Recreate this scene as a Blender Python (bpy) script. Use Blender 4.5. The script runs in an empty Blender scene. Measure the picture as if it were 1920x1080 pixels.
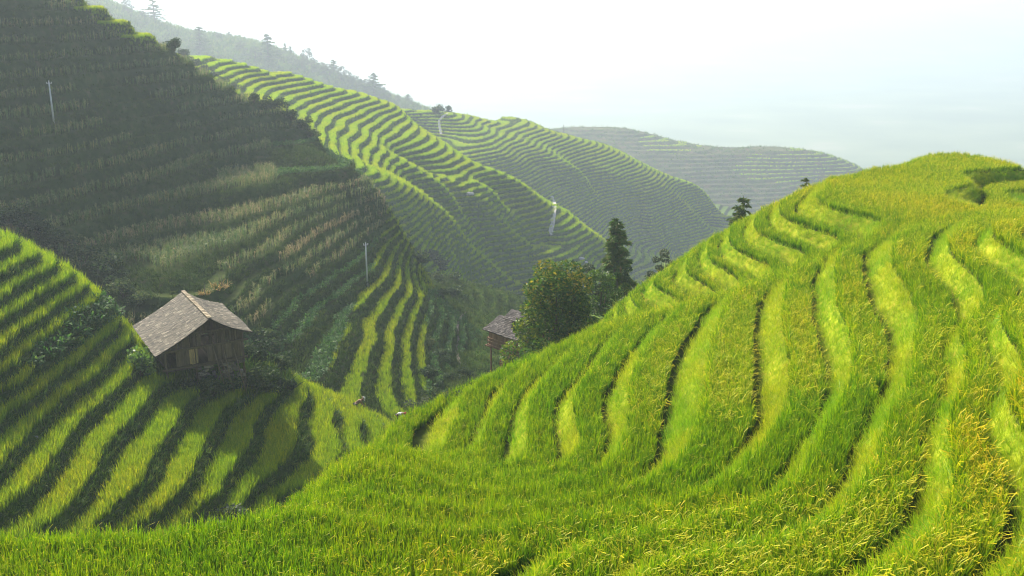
EXPO, HAZE, QUAL, DENS = 0.93, 0.00044, 1.0, 1.0
HCOL = (0.60, 0.70, 0.80, 1); HG = 0.33
import bpy, bmesh, math, random
import numpy as np
from mathutils import Vector, Matrix, noise as mnoise

random.seed(7)
rng = np.random.default_rng(11)
scene = bpy.context.scene
COL = scene.collection

# ------------------------------------------------------------------ camera geometry
FOC = 1884.0
PITCH = math.radians(16.0)
CP, SP = math.cos(PITCH), math.sin(PITCH)


def ray(u, v):
    a, b = (u - 960.0) / FOC, (540.0 - v) / FOC
    return np.array([a, CP + b * SP, -SP + b * CP])


def PZ(u, v, z):
    d = ray(u, v)
    return d * (z / d[2])


def PD(u, v, dist):
    d = ray(u, v)
    return d / np.linalg.norm(d) * dist


# ------------------------------------------------------------------ smooth surfaces through surveyed points
class Surf:
    """thin plate spline z = f(x, y)"""

    def __init__(self, pts, lam=0.02, scale=40.0):
        p = np.array(pts, dtype=float)
        self.c = p[:, :2].mean(0)
        self.s = scale
        q = (p[:, :2] - self.c) / scale
        n = len(q)
        r2 = ((q[:, None] - q[None]) ** 2).sum(-1)
        K = 0.5 * r2 * np.log(r2 + 1e-12) + lam * np.eye(n)
        Pm = np.hstack([np.ones((n, 1)), q])
        A = np.zeros((n + 3, n + 3))
        A[:n, :n] = K
        A[:n, n:] = Pm
        A[n:, :n] = Pm.T
        b = np.concatenate([p[:, 2], np.zeros(3)])
        w = np.linalg.solve(A, b)
        self.q, self.w, self.a = q, w[:n], w[n:]

    def raw(self, x, y):
        X = (np.stack([x, y], -1) - self.c) / self.s
        out = np.empty(len(X))
        for i in range(0, len(X), 20000):
            Q = X[i:i + 20000]
            r2 = ((Q[:, None] - self.q[None]) ** 2).sum(-1)
            out[i:i + 20000] = (0.5 * r2 * np.log(r2 + 1e-12)) @ self.w + self.a[0] + Q @ self.a[1:]
        return out


TH0, TH1 = math.radians(-44), math.radians(44)


class Polar:
    """cached polar table of a surface, bilinear lookup"""

    def __init__(self, fn, d0, d1, nt=280, nd=220):
        self.l0, self.l1, self.nt, self.nd = math.log(d0), math.log(d1), nt, nd
        th = np.linspace(TH0, TH1, nt)
        ld = np.linspace(self.l0, self.l1, nd)
        T, L = np.meshgrid(th, ld, indexing='ij')
        D = np.exp(L)
        self.tab = fn((D * np.sin(T)).ravel(), (D * np.cos(T)).ravel()).reshape(nt, nd)

    def __call__(self, x, y):
        th = np.arctan2(x, y)
        ld = np.log(np.maximum(np.hypot(x, y), 0.3))
        a = np.clip((th - TH0) / (TH1 - TH0) * (self.nt - 1), 0, self.nt - 1.001)
        b = np.clip((ld - self.l0) / (self.l1 - self.l0) * (self.nd - 1), 0, self.nd - 1.001)
        i, j = a.astype(int), b.astype(int)
        fa, fb = a - i, b - j
        t = self.tab
        return (t[i, j] * (1 - fa) * (1 - fb) + t[i + 1, j] * fa * (1 - fb)
                + t[i, j + 1] * (1 - fa) * fb + t[i + 1, j + 1] * fa * fb)


def hash2(i, j, s):
    n = (i * 374761393 + j * 668265263 + s * 974711) & 0x7fffffff
    n = ((n ^ (n >> 13)) * 1274126177) & 0x7fffffff
    n = n ^ (n >> 16)
    return (n & 0xffff) / 65535.0


def vnoise(x, y, sc, seed=0):
    x, y = x / sc, y / sc
    i, j = np.floor(x).astype(np.int64), np.floor(y).astype(np.int64)
    fx, fy = x - i, y - j
    fx, fy = fx * fx * (3 - 2 * fx), fy * fy * (3 - 2 * fy)
    a, b = hash2(i, j, seed), hash2(i + 1, j, seed)
    c, d = hash2(i, j + 1, seed), hash2(i + 1, j + 1, seed)
    return (a * (1 - fx) + b * fx) * (1 - fy) + (c * (1 - fx) + d * fx) * fy - 0.5


def sstep(a, b, x):
    t = np.clip((x - a) / (b - a), 0, 1)
    return t * t * (3 - 2 * t)


class Hill:
    def __init__(self, name, pts, step, zref, phase, ft, d0, d1, lam=0.02, scale=40, bias=0.0, lift=0.0, warp=(0, 10), coarse=None, cap=None):
        self.name, self.step, self.zref, self.phase, self.ft = name, step, zref, phase, ft
        self.bias, self.lift, self.warp, self.coarse, self.cap = bias, lift, warp, coarse, cap
        self.d0, self.d1 = d0, d1
        self.surf = Surf(pts, lam, scale)
        self.base = Polar(self.surf.raw, d0, d1)

    def smooth(self, x, y):
        z = self.base(x, y)
        if self.cap is not None:      # the level field on top
            y0, zc = self.cap
            z = np.minimum(z, zc + np.maximum(0, y0 - y) * .5)
        if self.warp[0]:
            z = z + self.warp[0] * (vnoise(x, y, self.warp[1], 3) + 0.4 * vnoise(x, y, self.warp[1] * .4, 5))
        return z

    def level(self, zs):
        return (zs - self.zref) / self.step + self.phase

    def height(self, x, y):
        zs = self.smooth(x, y)
        t = self.level(zs)
        st = self.step
        if self.coarse is not None:
            c0, m = self.coarse
            hi = zs > self.zref + c0 * self.step
            t = np.where(hi, c0 + (t - c0) / m, t)
            st = np.where(hi, self.step * m, self.step)
        k = np.floor(t)
        f = t - k
        g = sstep(self.ft, 1.0, f)
        z = zs + st * (g - f + self.bias) + self.lift
        # a low bund on the front lip of each terrace
        z = z + 0.10 * (1 - sstep(0.0, 0.12, f)) * sstep(0, .03, f)
        d = np.hypot(x, y)
        z = np.where((d < self.d0 * 0.995) | (d > self.d1 * 1.002), -500, z)
        return z, f, k


def tr(sc, ox, oy, pts):
    return [(ox + a / sc, oy + b / sc) for a, b in pts]


def behind(P, r, drop):
    """a point r metres further out along the horizontal view direction, dropping below the sight line"""
    h = math.hypot(P[0], P[1])
    k = (h + r) / h
    return (P[0] * k, P[1] * k, P[2] * k - drop)

# ================================================================== A: near hillside
A = []
def line(L, lst, z):
    for u, v in lst:
        L.append(tuple(PZ(u, v, z)))

A_lines = [
    (-10.2, [(1913, 940), (1883, 1004)]),
    (-11.0, [(1767, 428), (1757, 464), (1762, 505), (1783, 535), (1793, 566), (1798, 617), (1798, 680), (1782, 755), (1750, 839), (1718, 924)]),
    (-11.8, [(1630, 464), (1620, 505), (1625, 556), (1645, 596), (1655, 642), (1653, 700), (1633, 759), (1591, 828), (1553, 919)]),
    (-12.6, [(1538, 494), (1528, 535), (1528, 576), (1538, 632), (1548, 700), (1538, 775), (1511, 823), (1463, 897), (1440, 930)]),
    (-13.4, [(1462, 530), (1431, 566), (1421, 607), (1423, 657), (1426, 708), (1428, 770), (1423, 802), (1399, 834)]),
    (-14.2, [(1345, 556), (1314, 596), (1294, 627), (1268, 678), (1248, 733), (1229, 802)]),
    (-15.0, [(1198, 642), (1166, 674), (1144, 722), (1134, 775), (1144, 807)]),
    (-15.8, [(1107, 690), (1075, 722), (1043, 749), (1043, 812), (1041, 876)]),
    (-16.6, [(1001, 712), (980, 733), (961, 765), (956, 828), (942, 866), (926, 887)]),
    (-17.4, [(943, 719), (915, 766), (883, 816), (873, 840)]),
    # nose under the big field
    (-12.6, [(1480, 388), (1540, 412), (1610, 436)]),
    (-13.4, [(1450, 410), (1520, 450)]),
    (-14.2, [(1395, 440), (1440, 470), (1490, 492)]),
    (-15.0, [(1350, 474), (1385, 500), (1416, 515)]),
    (-15.8, [(1313, 490), (1340, 520), (1370, 545)]),
    (-16.6, [(1280, 510), (1295, 540), (1320, 560)]),
    (-17.2, [(1217, 545), (1240, 580), (1268, 596)]),
    # big flat field
    (-12.08, [(1575, 352), (1600, 395), (1680, 330), (1750, 297), (1850, 305), (1750, 395), (1820, 345), (1680, 420), (1640, 350), (1640, 395), (1700, 365), (1780, 330), (1660, 440), (1800, 296), (1830, 303), (1720, 306)]),
    (-13.0, [(1868, 362), (1880, 378), (1900, 360), (1945, 366), (1945, 348), (1990, 375), (1900, 392)]),
    (-9.9, [(1850, 440), (1860, 600)]),
    (-9.4, [(1915, 440), (1915, 600)]),
    (-9.7, [(1900, 760)]),
    # foreground rim and lower slope
    (-12.82, [(-60, 1150), (100, 1150), (400, 1150), (150, 1085), (380, 1085), (650, 1150), (-60, 1085)]),
    (-12.8, [(700, 1085)]),
    (-12.72, [(880, 1085), (880, 1130)]),
    (-18.2, [(838, 800), (803, 850), (768, 885)]),
    (-11.4, [(1200, 1078)]),
    (-10.9, [(1600, 1078)]),
    (-12.92, [(-60, 1034), (60, 1030), (200, 1022), (350, 1014), (440, 1010)]),
    (-12.95, [(960, 1005), (700, 1022)]),
    (-11.7, [(1450, 1010)]),
    (-14.4, [(1150, 900), (800, 950)]),
    (-13.6, [(505, 988)]),
]
for z, l in A_lines:
    line(A, l, z)
A_sil = [(500, 978, -14.3), (545, 938, -15.4), (600, 896, -17.1), (700, 832, -19.3), (780, 792, -20.0), (850, 756, -20.0), (925, 715, -19.3),
         (1000, 680, -18.6), (1060, 650, -18.1), (1120, 612, -17.8), (1180, 555, -17.7), (1215, 525, -17.4), (1280, 485, -16.9), (1340, 450, -16.0), (1400, 418, -15.0),
         (1470, 378, -13.6), (1545, 338, -12.2), (1640, 318, -12.08), (1757, 291, -12.08), (1850, 298, -12.08), (1935, 318, -12.08), (2050, 340, -12.1)]
for u, v, z in A_sil:
    p = PZ(u, v, z)
    if 1600 < u < 2000:
        p = p + np.array([0, 0, .0])
    A.append(tuple(p))
    if u < 900:
        A.append(behind(p, 4, 1.6))
        A.append(behind(p, 12, 7))
        A.append(behind(p, 28, 19))
    else:
        A.append(behind(p, 4, 0.9))
        A.append(behind(p, 13, 2.2))
        A.append(behind(p, 32, 3.4))
        A.append(behind(p, 48, 9))
A += [tuple(PZ(930, 698, -33.2)), tuple(PZ(990, 705, -32.2)), tuple(PZ(960, 690, -33.6))]
for u, v in [(-60, 1034), (60, 1030), (200, 1022), (350, 1014), (440, 1010)]:
    p = PZ(u, v, -12.92)
    A.append(behind(p, 4, 2.0))
    A.append(behind(p, 12, 7))
    A.append(behind(p, 25, 18))
for x, y, z in [(0, 0, -1.75), (0, 2, -2.6), (0, 5, -4.9), (0, 10, -8.4), (-6, 8, -7.6), (6, 8, -6.9), (-8, 3, -4.2), (8, 3, -3.2),
                (14, 12, -7.6), (20, 22, -7.9), (26, 36, -8.6), (-14, 12, -9.6), (3, 14, -10.6), (-7, 14, -11.4), (-9, 16, -12.75), (-3, 16, -12.7), (10, 15, -9.4)]:
    A.append((x, y, z))
hillA = Hill('A', A, 0.8, -12.6, 0.56, 0.56, 1.2, 125, lam=0.004, scale=25, bias=0.45, lift=-0.35, warp=(0.12, 7), cap=(57, -12.06))

# ================================================================== B: lower terraces round the old hut
B = []
bz = lambda n: -27.5 - (5 - n) * 0.9
B_lines = {
    1: [(630, 759), (636, 828), (624, 853)],
    2: [(557, 753), (548, 803), (532, 841), (517, 891)],
    3: [(485, 759), (469, 803), (441, 866), (416, 923)],
    4: [(416, 765), (391, 816), (353, 879), (315, 929), (271, 964)],
    5: [(353, 740), (334, 784), (290, 841), (246, 898), (208, 942), (157, 980)],
    6: [(290, 721), (252, 778), (189, 841), (139, 904), (82, 973)],
    7: [(252, 671), (208, 728), (145, 791), (82, 860), (25, 923)],
    8: [(243, 633), (189, 683), (113, 746), (38, 816), (0, 860)],
    9: [(220, 602), (157, 652), (82, 709), (25, 753)],
    10: [(205, 572), (130, 632), (63, 683)],
    12: [(157, 523), (76, 589), (0, 652)],
    13: [(126, 494), (63, 545), (0, 589)],
    14: [(91, 479), (38, 520), (0, 545)],
    15: [(60, 460), (0, 504)],
    16: [(28, 441), (0, 460)],
}
for n, l in B_lines.items():
    line(B, l, bz(n))
for u, v, n in [(28, 438, 16), (92, 474, 14.3), (128, 490, 13.2), (160, 520, 12.0), (205, 555, 10.6), (238, 590, 9.4), (270, 640, 7.6)]:
    p = PZ(u, v, bz(n))
    B.append(behind(p, 3, .5))
    B.append(behind(p, 9, 3.5))
    B.append(behind(p, 18, 9))
B += [tuple(PZ(440, 690, -27.4)), tuple(PZ(400, 690, -26.9)), tuple(PZ(360, 690, -26.6)), tuple(PZ(520, 690, -28.6)), tuple(PZ(330, 660, -25.9)), tuple(PZ(430, 640, -26.9))]
for u, v, z in [(440, 640, -27.0), (520, 650, -29.0), (570, 700, -30.2), (340, 615, -25.8), (300, 610, -25.2)]:
    p = PZ(u, v, z)
    B.append(behind(p, 7, 3.0))
    B.append(behind(p, 16, 8))
line(B, [(640, 745), (700, 800), (660, 770), (690, 830)], -32.6)
line(B, [(735, 800), (720, 775), (670, 752)], -33.6)
for p in [PZ(735, 800, -33.6), PZ(670, 752, -33.6)]:
    B.append(behind(p, 6, 1.5)); B.append(behind(p, 14, 6))
# south end: the lower terraces dip behind the near rim
for u, v, z in [(60, 1010, -27), (250, 1000, -28.9), (420, 970, -30.6), (520, 930, -31.4)]:
    B.append(tuple(PZ(u, v, z)))
B += [(-40, 45, -22.), (-20, 40, -30.), (-6, 50, -34.)]
hillB = Hill('B', B, 0.9, bz(5), 0.0, 0.66, 38, 110, lam=0.004, scale=30, bias=0.0, lift=-0.55, warp=(0.32, 6))

# ================================================================== C: shaded slope of maize and vegetables
C = []
C_lines = [
    (-37, [(781, 724), (771, 650), (781, 585), (797, 550)]),
    (-36, [(721, 724), (725, 678), (739, 631), (758, 576)]),
    (-35, [(665, 715), (684, 678), (707, 622), (730, 571)]),
    (-34, [(619, 705), (651, 659), (679, 608)]),
    (-33, [(508, 641), (559, 608), (596, 571), (665, 525)]),
    (-31, [(480, 600), (600, 500), (745, 402)]),
    (-29, [(430, 560), (560, 470), (720, 370)]),
    (-27.4, [(350, 530), (480, 460), (620, 385)]),
    (-23.2, [(500, 320), (614, 274)]),
    (-24.2, [(537, 338), (634, 288)]),
    (-25.2, [(570, 343), (645, 304)]),
    (-22.9, [(90, 402), (200, 371), (300, 350)]),
    (-23.2, [(420, 310)]),
    (-26.3, [(140, 470)]),
    (-26.7, [(300, 445)]),
    (-24.8, [(60, 455)]),
    (-22.0, [(10, 395)]),
    (-35.4, [(760, 772), (700, 775)]),
    (-34.5, [(600, 730)]),
    (-33.4, [(540, 700)]),
]
for z, l in C_lines:
    line(C, l, z)
for u, v, d in [(97, 228, 139), (240, 240, 148), (20, 230, 137), (-120, 230, 138), (-120, 400, 122), (350, 200, 159), (100, 110, 153), (230, 120, 162), (20, 100, 150), (-120, 100, 150), (440, 240, 164), (520, 260, 168)]:
    C.append(tuple(PD(u, v, d)))
C_crest = [(-150, -60, 162), (0, -60, 166), (120, -28, 170), (195, 11, 172), (239, 38, 174), (283, 64, 175), (312, 77, 175), (370, 120, 175), (450, 165, 177), (520, 195, 176), (585, 225, 175), (602, 262, 172), (650, 310, 168), (700, 342, 162), (740, 398, 153)]
for i, (u, v, d) in enumerate(C_crest):
    p = PD(u, v, d)
    C.append(tuple(p))
    far = 1.0 if i < 8 else 0.6
    C.append(behind(p, 6 * far, 1.0))
    C.append(behind(p, 16 * far, 5))
    C.append(behind(p, 36 * far, 17))
for u, v, d in [(797, 550, 136), (781, 650, 112), (790, 724, 100), (775, 775, 92)]:
    p = PD(u, v, d)
    C.append((p[0] + 3, p[1] + 2, p[2] - 2.6))
    C.append((p[0] + 9, p[1] + 5, p[2] - 7.5))
    C.append((p[0] + 22, p[1] + 12, p[2] - 16))
for u, v, d in [(760, 450, 152), (800, 520, 150)]:
    p = PD(u, v, d)
    C.append(tuple(p)); C.append(behind(p, 12, 4)); C.append(behind(p, 26, 14))
C += [(-75, 95, -30.), (-55, 92, -33.5), (-28, 84, -35.2), (-100, 105, -22.), (-12, 74, -36.0), (-10, 60, -36.5), (5, 70, -36.5)]
hillC = Hill('C', C, 1.0, -33.0, 0.0, 0.5, 55, 260, lam=0.004, scale=60, bias=0.0, lift=-0.6, warp=(0.35, 14), coarse=(7, 2.1))

# ================================================================== E: sunlit ridge of rice terraces
E = []
Z1 = (3.6, 320, 60); Z2 = (3.6, 600, 140); Z3 = (3.6, 720, 320); Z4 = (3.31, 820, 190)
E_tr = {
    0: (Z1, [(265, 165), (200, 190)]),
    1: (Z1, [(405, 190), (300, 205)]),
    2: (Z1, [(510, 215), (360, 250)]),
    3: (Z1, [(635, 238), (400, 280)]),
    4: (Z1, [(735, 245), (430, 320)]),
    5: (Z1, [(805, 275), (600, 300), (470, 345)]),
    6: (Z1, [(875, 290), (720, 310), (590, 350), (555, 400), (570, 450)]),
    7: (Z1, [(945, 318), (780, 350), (650, 385), (612, 440)]),
    8: (Z1, [(1020, 340), (860, 380), (730, 420), (690, 470)]),
    9: (Z1, [(1090, 365), (950, 405), (820, 450), (770, 500)]),
    10: (Z1, [(1150, 375), (1020, 430), (900, 480), (855, 530)]),
    11: (Z1, [(1225, 390), (1100, 445), (960, 500), (900, 545)]),
    12: (Z1, [(1300, 410), (1150, 480), (1000, 545), (955, 600), (950, 630)]),
    13: (Z1, [(1380, 440), (1250, 510), (1080, 590), (1030, 650), (1030, 720)]),
    14: (Z2, [(440, 180), (300, 240), (160, 330), (100, 400), (100, 470), (130, 540)]),
    15: (Z2, [(510, 190), (400, 250), (250, 330), (180, 420), (170, 500), (200, 580)]),
    16: (Z2, [(560, 195), (450, 270), (320, 370), (260, 460), (255, 540), (270, 600)]),
    17: (Z2, [(580, 250), (480, 320), (380, 420), (320, 510), (310, 580), (340, 660)]),
    18: (Z2, [(600, 290), (530, 360), (440, 460), (395, 560), (410, 640), (420, 710)]),
    19: (Z2, [(650, 330), (580, 420), (500, 520), (465, 600), (470, 660), (490, 740)]),
    20: (Z2, [(690, 350), (640, 450), (560, 560), (520, 640), (540, 690), (555, 770)]),
    21: (Z2, [(750, 400), (690, 490), (620, 590), (580, 660)]),
    22: (Z2, [(805, 430), (760, 530), (690, 620), (675, 680)]),
    23: (Z2, [(865, 470), (820, 560), (770, 620), (740, 690)]),
    24: (Z2, [(925, 510), (880, 580), (810, 650), (825, 720)]),
    25: (Z2, [(1000, 560), (930, 630), (870, 680), (890, 740)]),
    26: (Z2, [(1080, 600), (990, 660), (910, 710)]),
    27: (Z2, [(1190, 640), (1100, 710), (1010, 760)]),
    28: (Z2, [(1250, 670), (1160, 740), (1060, 790)]),
    29: (Z2, [(1310, 690), (1200, 770)]),
    30: (Z2, [(1365, 720), (1230, 810), (1150, 850)]),
    32: (Z3, [(930, 80), (830, 150), (720, 190)]),
    34: (Z3, [(1000, 130), (860, 230), (780, 260)]),
    36: (Z3, [(1105, 210), (980, 290), (890, 330)]),
    38: (Z3, [(1230, 250), (1170, 300), (950, 385)]),
    39: (Z3, [(1285, 300), (1160, 380)]),
    41: (Z3, [(1370, 380), (1240, 480), (1090, 465)]),
    43: (Z3, [(1430, 415), (1300, 530)]),
    45: (Z3, [(1480, 450), (1390, 560)]),
}
ez = lambda n: -13.6 - n * 1.0
for n, (zz, l) in E_tr.items():
    line(E, tr(*zz, l), ez(n))
# small spurs and the hollows between them
E3c = [((565, 712), Z2, 21), ((640, 752), Z2, 23), ((760, 850), Z2, 26), ((900, 948), Z2, 29), ((560, 450), Z3, 33), ((700, 550), Z3, 37), ((850, 690), Z3, 42), ((960, 760), Z3, 44)]
for (a, b), zz, n in E3c:
    u, v = tr(*zz, [(a, b)])[0]
    p = PZ(u, v, ez(n))
    E.append(tuple(p))
    E.append(behind(p, 7, 1.8))
E3l = [(22, Z3, [(150, 190), (60, 240)]), (24, Z3, [(240, 250), (100, 320), (10, 370)]), (26, Z3, [(330, 280), (200, 380), (60, 450)]), (29, Z3, [(440, 380), (300, 460)]),
       (33, Z3, [(540, 470), (400, 540)]), (37, Z3, [(610, 560), (480, 640)]), (41, Z3, [(720, 620), (540, 750)]), (44, Z3, [(830, 720), (640, 830)])]
for n, zz, l in E3l:
    line(E, tr(*zz, l), ez(n))
E2c = [((470, 65), Z3, 26.5), ((620, 165), Z3, 29.5), ((740, 245), Z3, 32), ((840, 312), Z3, 34.5), ((940, 385), Z3, 37), ((1080, 465), Z3, 40), ((1250, 555), Z3, 43.5)]
for (a, b), zz, n in E2c:
    u, v = tr(*zz, [(a, b)])[0]
    E.append(tuple(PZ(u, v, ez(n))))
E2l = [(28, Z3, [(420, 150), (250, 110)]), (31, Z3, [(600, 235), (480, 260)]), (34, Z3, [(740, 330), (600, 330)]), (37, Z3, [(880, 410), (700, 440)]), (41, Z3, [(1000, 500), (850, 490)]), (45, Z3, [(1100, 570), (960, 600)])]
for n, zz, l in E2l:
    line(E, tr(*zz, l), ez(n))
# shaded rows under the crest of C
E += [(-40, 160, -42.), (-37, 150, -46.), (-48, 172, -34.), (-34, 165, -40)]
for n, (zz, l) in E_tr.items():
    u, v = tr(*zz, l[:1])[0]
    p = PZ(u + 3, v - 1.5, ez(n))
    E.append(behind(p, 5, 1.0))
    E.append(behind(p, 16, 6))
    E.append(behind(p, 36, 18))
for u, v, z in [(1010, 545, -60), (1130, 500, -62), (1180, 520, -66), (950, 560, -60), (870, 560, -55), (800, 470, -43), (720, 420, -38)]:
    E.append(tuple(PZ(u, v, z)))
E += [(24, 262, -84), (30, 285, -95), (40, 240, -88), (15, 290, -84), (50, 300, -105)]
E += [(-95, 215, -18.), (-110, 240, -16.), (-140, 260, -10.), (-60, 130, -48), (-80, 150, -44), (-110, 165, -40), (-140, 180, -36), (-75, 175, -30), (-100, 195, -26), (-130, 215, -24), (-160, 240, -20), (-45, 140, -48), (-60, 165, -36), (-180, 300, -10), (10, 150, -62), (30, 190, -70), (-30, 150, -52)]
E = [(a * 1.2, b * 1.2, c * 1.2) for a, b, c in E]
hillE = Hill('E', E, 1.2, ez(0) * 1.2, 0.0, 0.62, 168, 396, lam=0.003, scale=84, bias=0.0, lift=-0.6, warp=(0.14, 22))

# ================================================================== V: bottom of the gully
V = []
for u, v, t in [(835, 560, 150), (870, 600, 140), (860, 650, 125), (830, 700, 112), (800, 740, 103), (850, 740, 101), (900, 640, 130), (905, 680, 116),
                (980, 560, 175), (900, 560, 165), (940, 545, 180), (780, 600, 140), (760, 700, 112), (900, 720, 106)]:
    V.append(tuple(ray(u, v) * t))
V += [(5, 140, -50), (12, 160, -58), (22, 180, -68), (30, 140, -58), (2, 200, -68), (-12, 205, -66), (8, 118, -44), (40, 200, -78), (-25, 195, -58)]
hillV = Hill('V', V, 0.9, -40, 0.0, 0.6, 90, 230, lam=0.01, scale=40, bias=0.0, lift=-0.3, warp=(0.5, 9))

# ================================================================== F: the next spur
F = []
F_tr = {1: [(110, 70), (50, 110)], 3: [(270, 100), (160, 150)], 5: [(400, 85), (300, 150), (230, 200)], 6: [(465, 105), (350, 180), (260, 235)],
        7: [(530, 110), (420, 190), (300, 260)], 8: [(600, 130), (480, 210), (350, 280)], 10: [(700, 180), (560, 250), (420, 320)],
        12: [(750, 190), (640, 260), (520, 320)], 14: [(850, 220), (700, 300), (560, 350)], 17: [(950, 240), (850, 310), (640, 400)],
        20: [(1050, 270), (950, 350), (900, 420)], 23: [(1160, 320), (1060, 400), (940, 470)], 26: [(1250, 370), (1130, 460), (930, 520)],
        29: [(1330, 410), (1200, 490), (940, 545)], 33: [(1460, 470), (1300, 560), (1150, 610), (1000, 630)], 36: [(1570, 510), (1440, 580), (1300, 640), (1000, 680)],
        40: [(1680, 570), (1500, 660), (1350, 710), (1100, 740)], 44: [(1740, 640), (1600, 690), (1400, 750), (1150, 780)],
        48: [(1800, 700), (1500, 770), (1250, 820)], 55: [(1700, 800), (1450, 930)]}
fz = lambda n: -38.0 - n * 0.85
for n, l in F_tr.items():
    line(F, tr(*Z4, l), fz(n))
for n, l in F_tr.items():
    u, v = tr(*Z4, l[:1])[0]
    p = PZ(u + 3, v - 1.5, fz(n))
    F.append(behind(p, 6, 1.2))
    F.append(behind(p, 20, 7))
    F.append(behind(p, 50, 24))
for u, v, z in [(840, 290, -44.5), (900, 330, -50.5), (1000, 400, -61), (1100, 470, -73), (1200, 520, -82), (1300, 500, -82)]:
    F.append(tuple(PZ(u, v, z)))
for u, v, z in [(800, 207, -37), (765, 204, -36), (730, 202, -35), (690, 200, -34)]:
    p = PZ(u, v, z)
    F.append(tuple(p)); F.append(behind(p, 20, 7)); F.append(behind(p, 50, 24))
    q = PZ(u - 25, v + 60, z - 9)
    F.append(tuple(q))
F += [(-110, 300, -60), (-130, 360, -56), (-160, 420, -55), (-200, 350, -55)]
F = [(a * 1.35, b * 1.35, c * 1.35) for a, b, c in F]
hillF = Hill('F', F, 0.85 * 1.35, fz(0) * 1.35, 0.0, 0.6, 275, 700, lam=0.0015, scale=150, bias=0.0, lift=-0.5, warp=(0.35, 26))

# ================================================================== G: hazy far spur
G = []
Gc = [(1040, 242, 620), (1071, 240, 620), (1158, 239, 618), (1197, 248, 615), (1243, 259, 610), (1303, 275, 605), (1364, 277, 600), (1405, 276, 600), (1446, 279, 600), (1533, 289, 595), (1574, 299, 592), (1625, 322, 588), (1680, 350, 580)]
for u, v, d in Gc:
    d *= 1.6
    p = PD(u, v, d)
    G.append(tuple(p)); G.append(behind(p, 12, 4)); G.append(behind(p, 40, 26)); G.append(behind(p, 90, 70))
for u, v, d in [(1200, 285, 560), (1300, 310, 545), (1400, 320, 545), (1500, 325, 550), (1250, 330, 525), (1350, 350, 520), (1450, 350, 525), (1550, 345, 550), (1380, 390, 495), (1450, 400, 495), (1300, 370, 500), (1600, 370, 540), (1380, 282, 590), (1110, 262, 590), (1420, 450, 470)]:
    G.append(tuple(PD(u, v, d * 1.6)))
hillG = Hill('G', G, 2.0, -120, 0.0, 0.55, 690, 1150, lam=0.01, scale=250, bias=0.0, lift=0, warp=(2.2, 40))

# ================================================================== H: misty wooded hill at the back
Hh = []
Hc = [(-150, -110, 420), (60, -40, 420), (190, 0, 420), (215, 12, 420), (250, 30, 420), (275, 38, 420), (300, 44, 420), (345, 63, 425), (400, 71, 430), (480, 75, 430), (500, 88, 430), (545, 108, 430), (600, 124, 430), (640, 146, 430), (700, 174, 430), (730, 184, 430), (800, 200, 430), (850, 230, 430)]
for u, v, d in Hc:
    d *= 2.2
    p = PD(u, v, d)
    Hh.append(tuple(p)); Hh.append(behind(p, 35, 9)); Hh.append(behind(p, 120, 70))
    q = PD(u, v + 22, d - 95)
    Hh.append(tuple(q))
    q = PD(u, v + 80, d - 200)
    Hh.append(tuple(q))
hillH = Hill('H', Hh, 3.0, -20, 0.0, 0.2, 640, 1200, lam=0.01, scale=300, bias=0.0, lift=0, warp=(3.0, 40))

HILLS = [hillA, hillB, hillC, hillV, hillE, hillF, hillG, hillH]


def top_height(x, y, skip=None):
    z = np.full(len(x), -400.0)
    for h in HILLS:
        if h is skip:
            continue
        z = np.maximum(z, h.height(x, y)[0])
    return z


def ground_at(x, y, hill=None):
    xx, yy = np.array([x], float), np.array([y], float)
    return float((hill.height(xx, yy)[0] if hill else top_height(xx, yy))[0])


# sight-line table: highest elevation slope of terrain met before distance d, per bearing
NTH, NLD = 900, 900
_th = np.linspace(math.radians(-36), math.radians(36), NTH)
_ld = np.linspace(math.log(3), math.log(1200), NLD)
_T, _L = np.meshgrid(_th, _ld, indexing='ij')
_D = np.exp(_L)
_zt = top_height((_D * np.sin(_T)).ravel(), (_D * np.cos(_T)).ravel()).reshape(NTH, NLD)
_sl = np.maximum.accumulate(_zt / _D, axis=1)


def sight(x, y, z, margin):
    """can the point (raised by margin metres) be seen from the viewpoint or close to it"""
    th = np.arctan2(x, y); d = np.hypot(x, y)
    i = np.clip(((th - _th[0]) / (_th[-1] - _th[0]) * (NTH - 1)).astype(int), 0, NTH - 1)
    j = np.clip(((np.log(d) - _ld[0]) / (_ld[-1] - _ld[0]) * (NLD - 1)).astype(int) - 3, 0, NLD - 1)
    return (z + margin) / d >= _sl[i, j]


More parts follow.
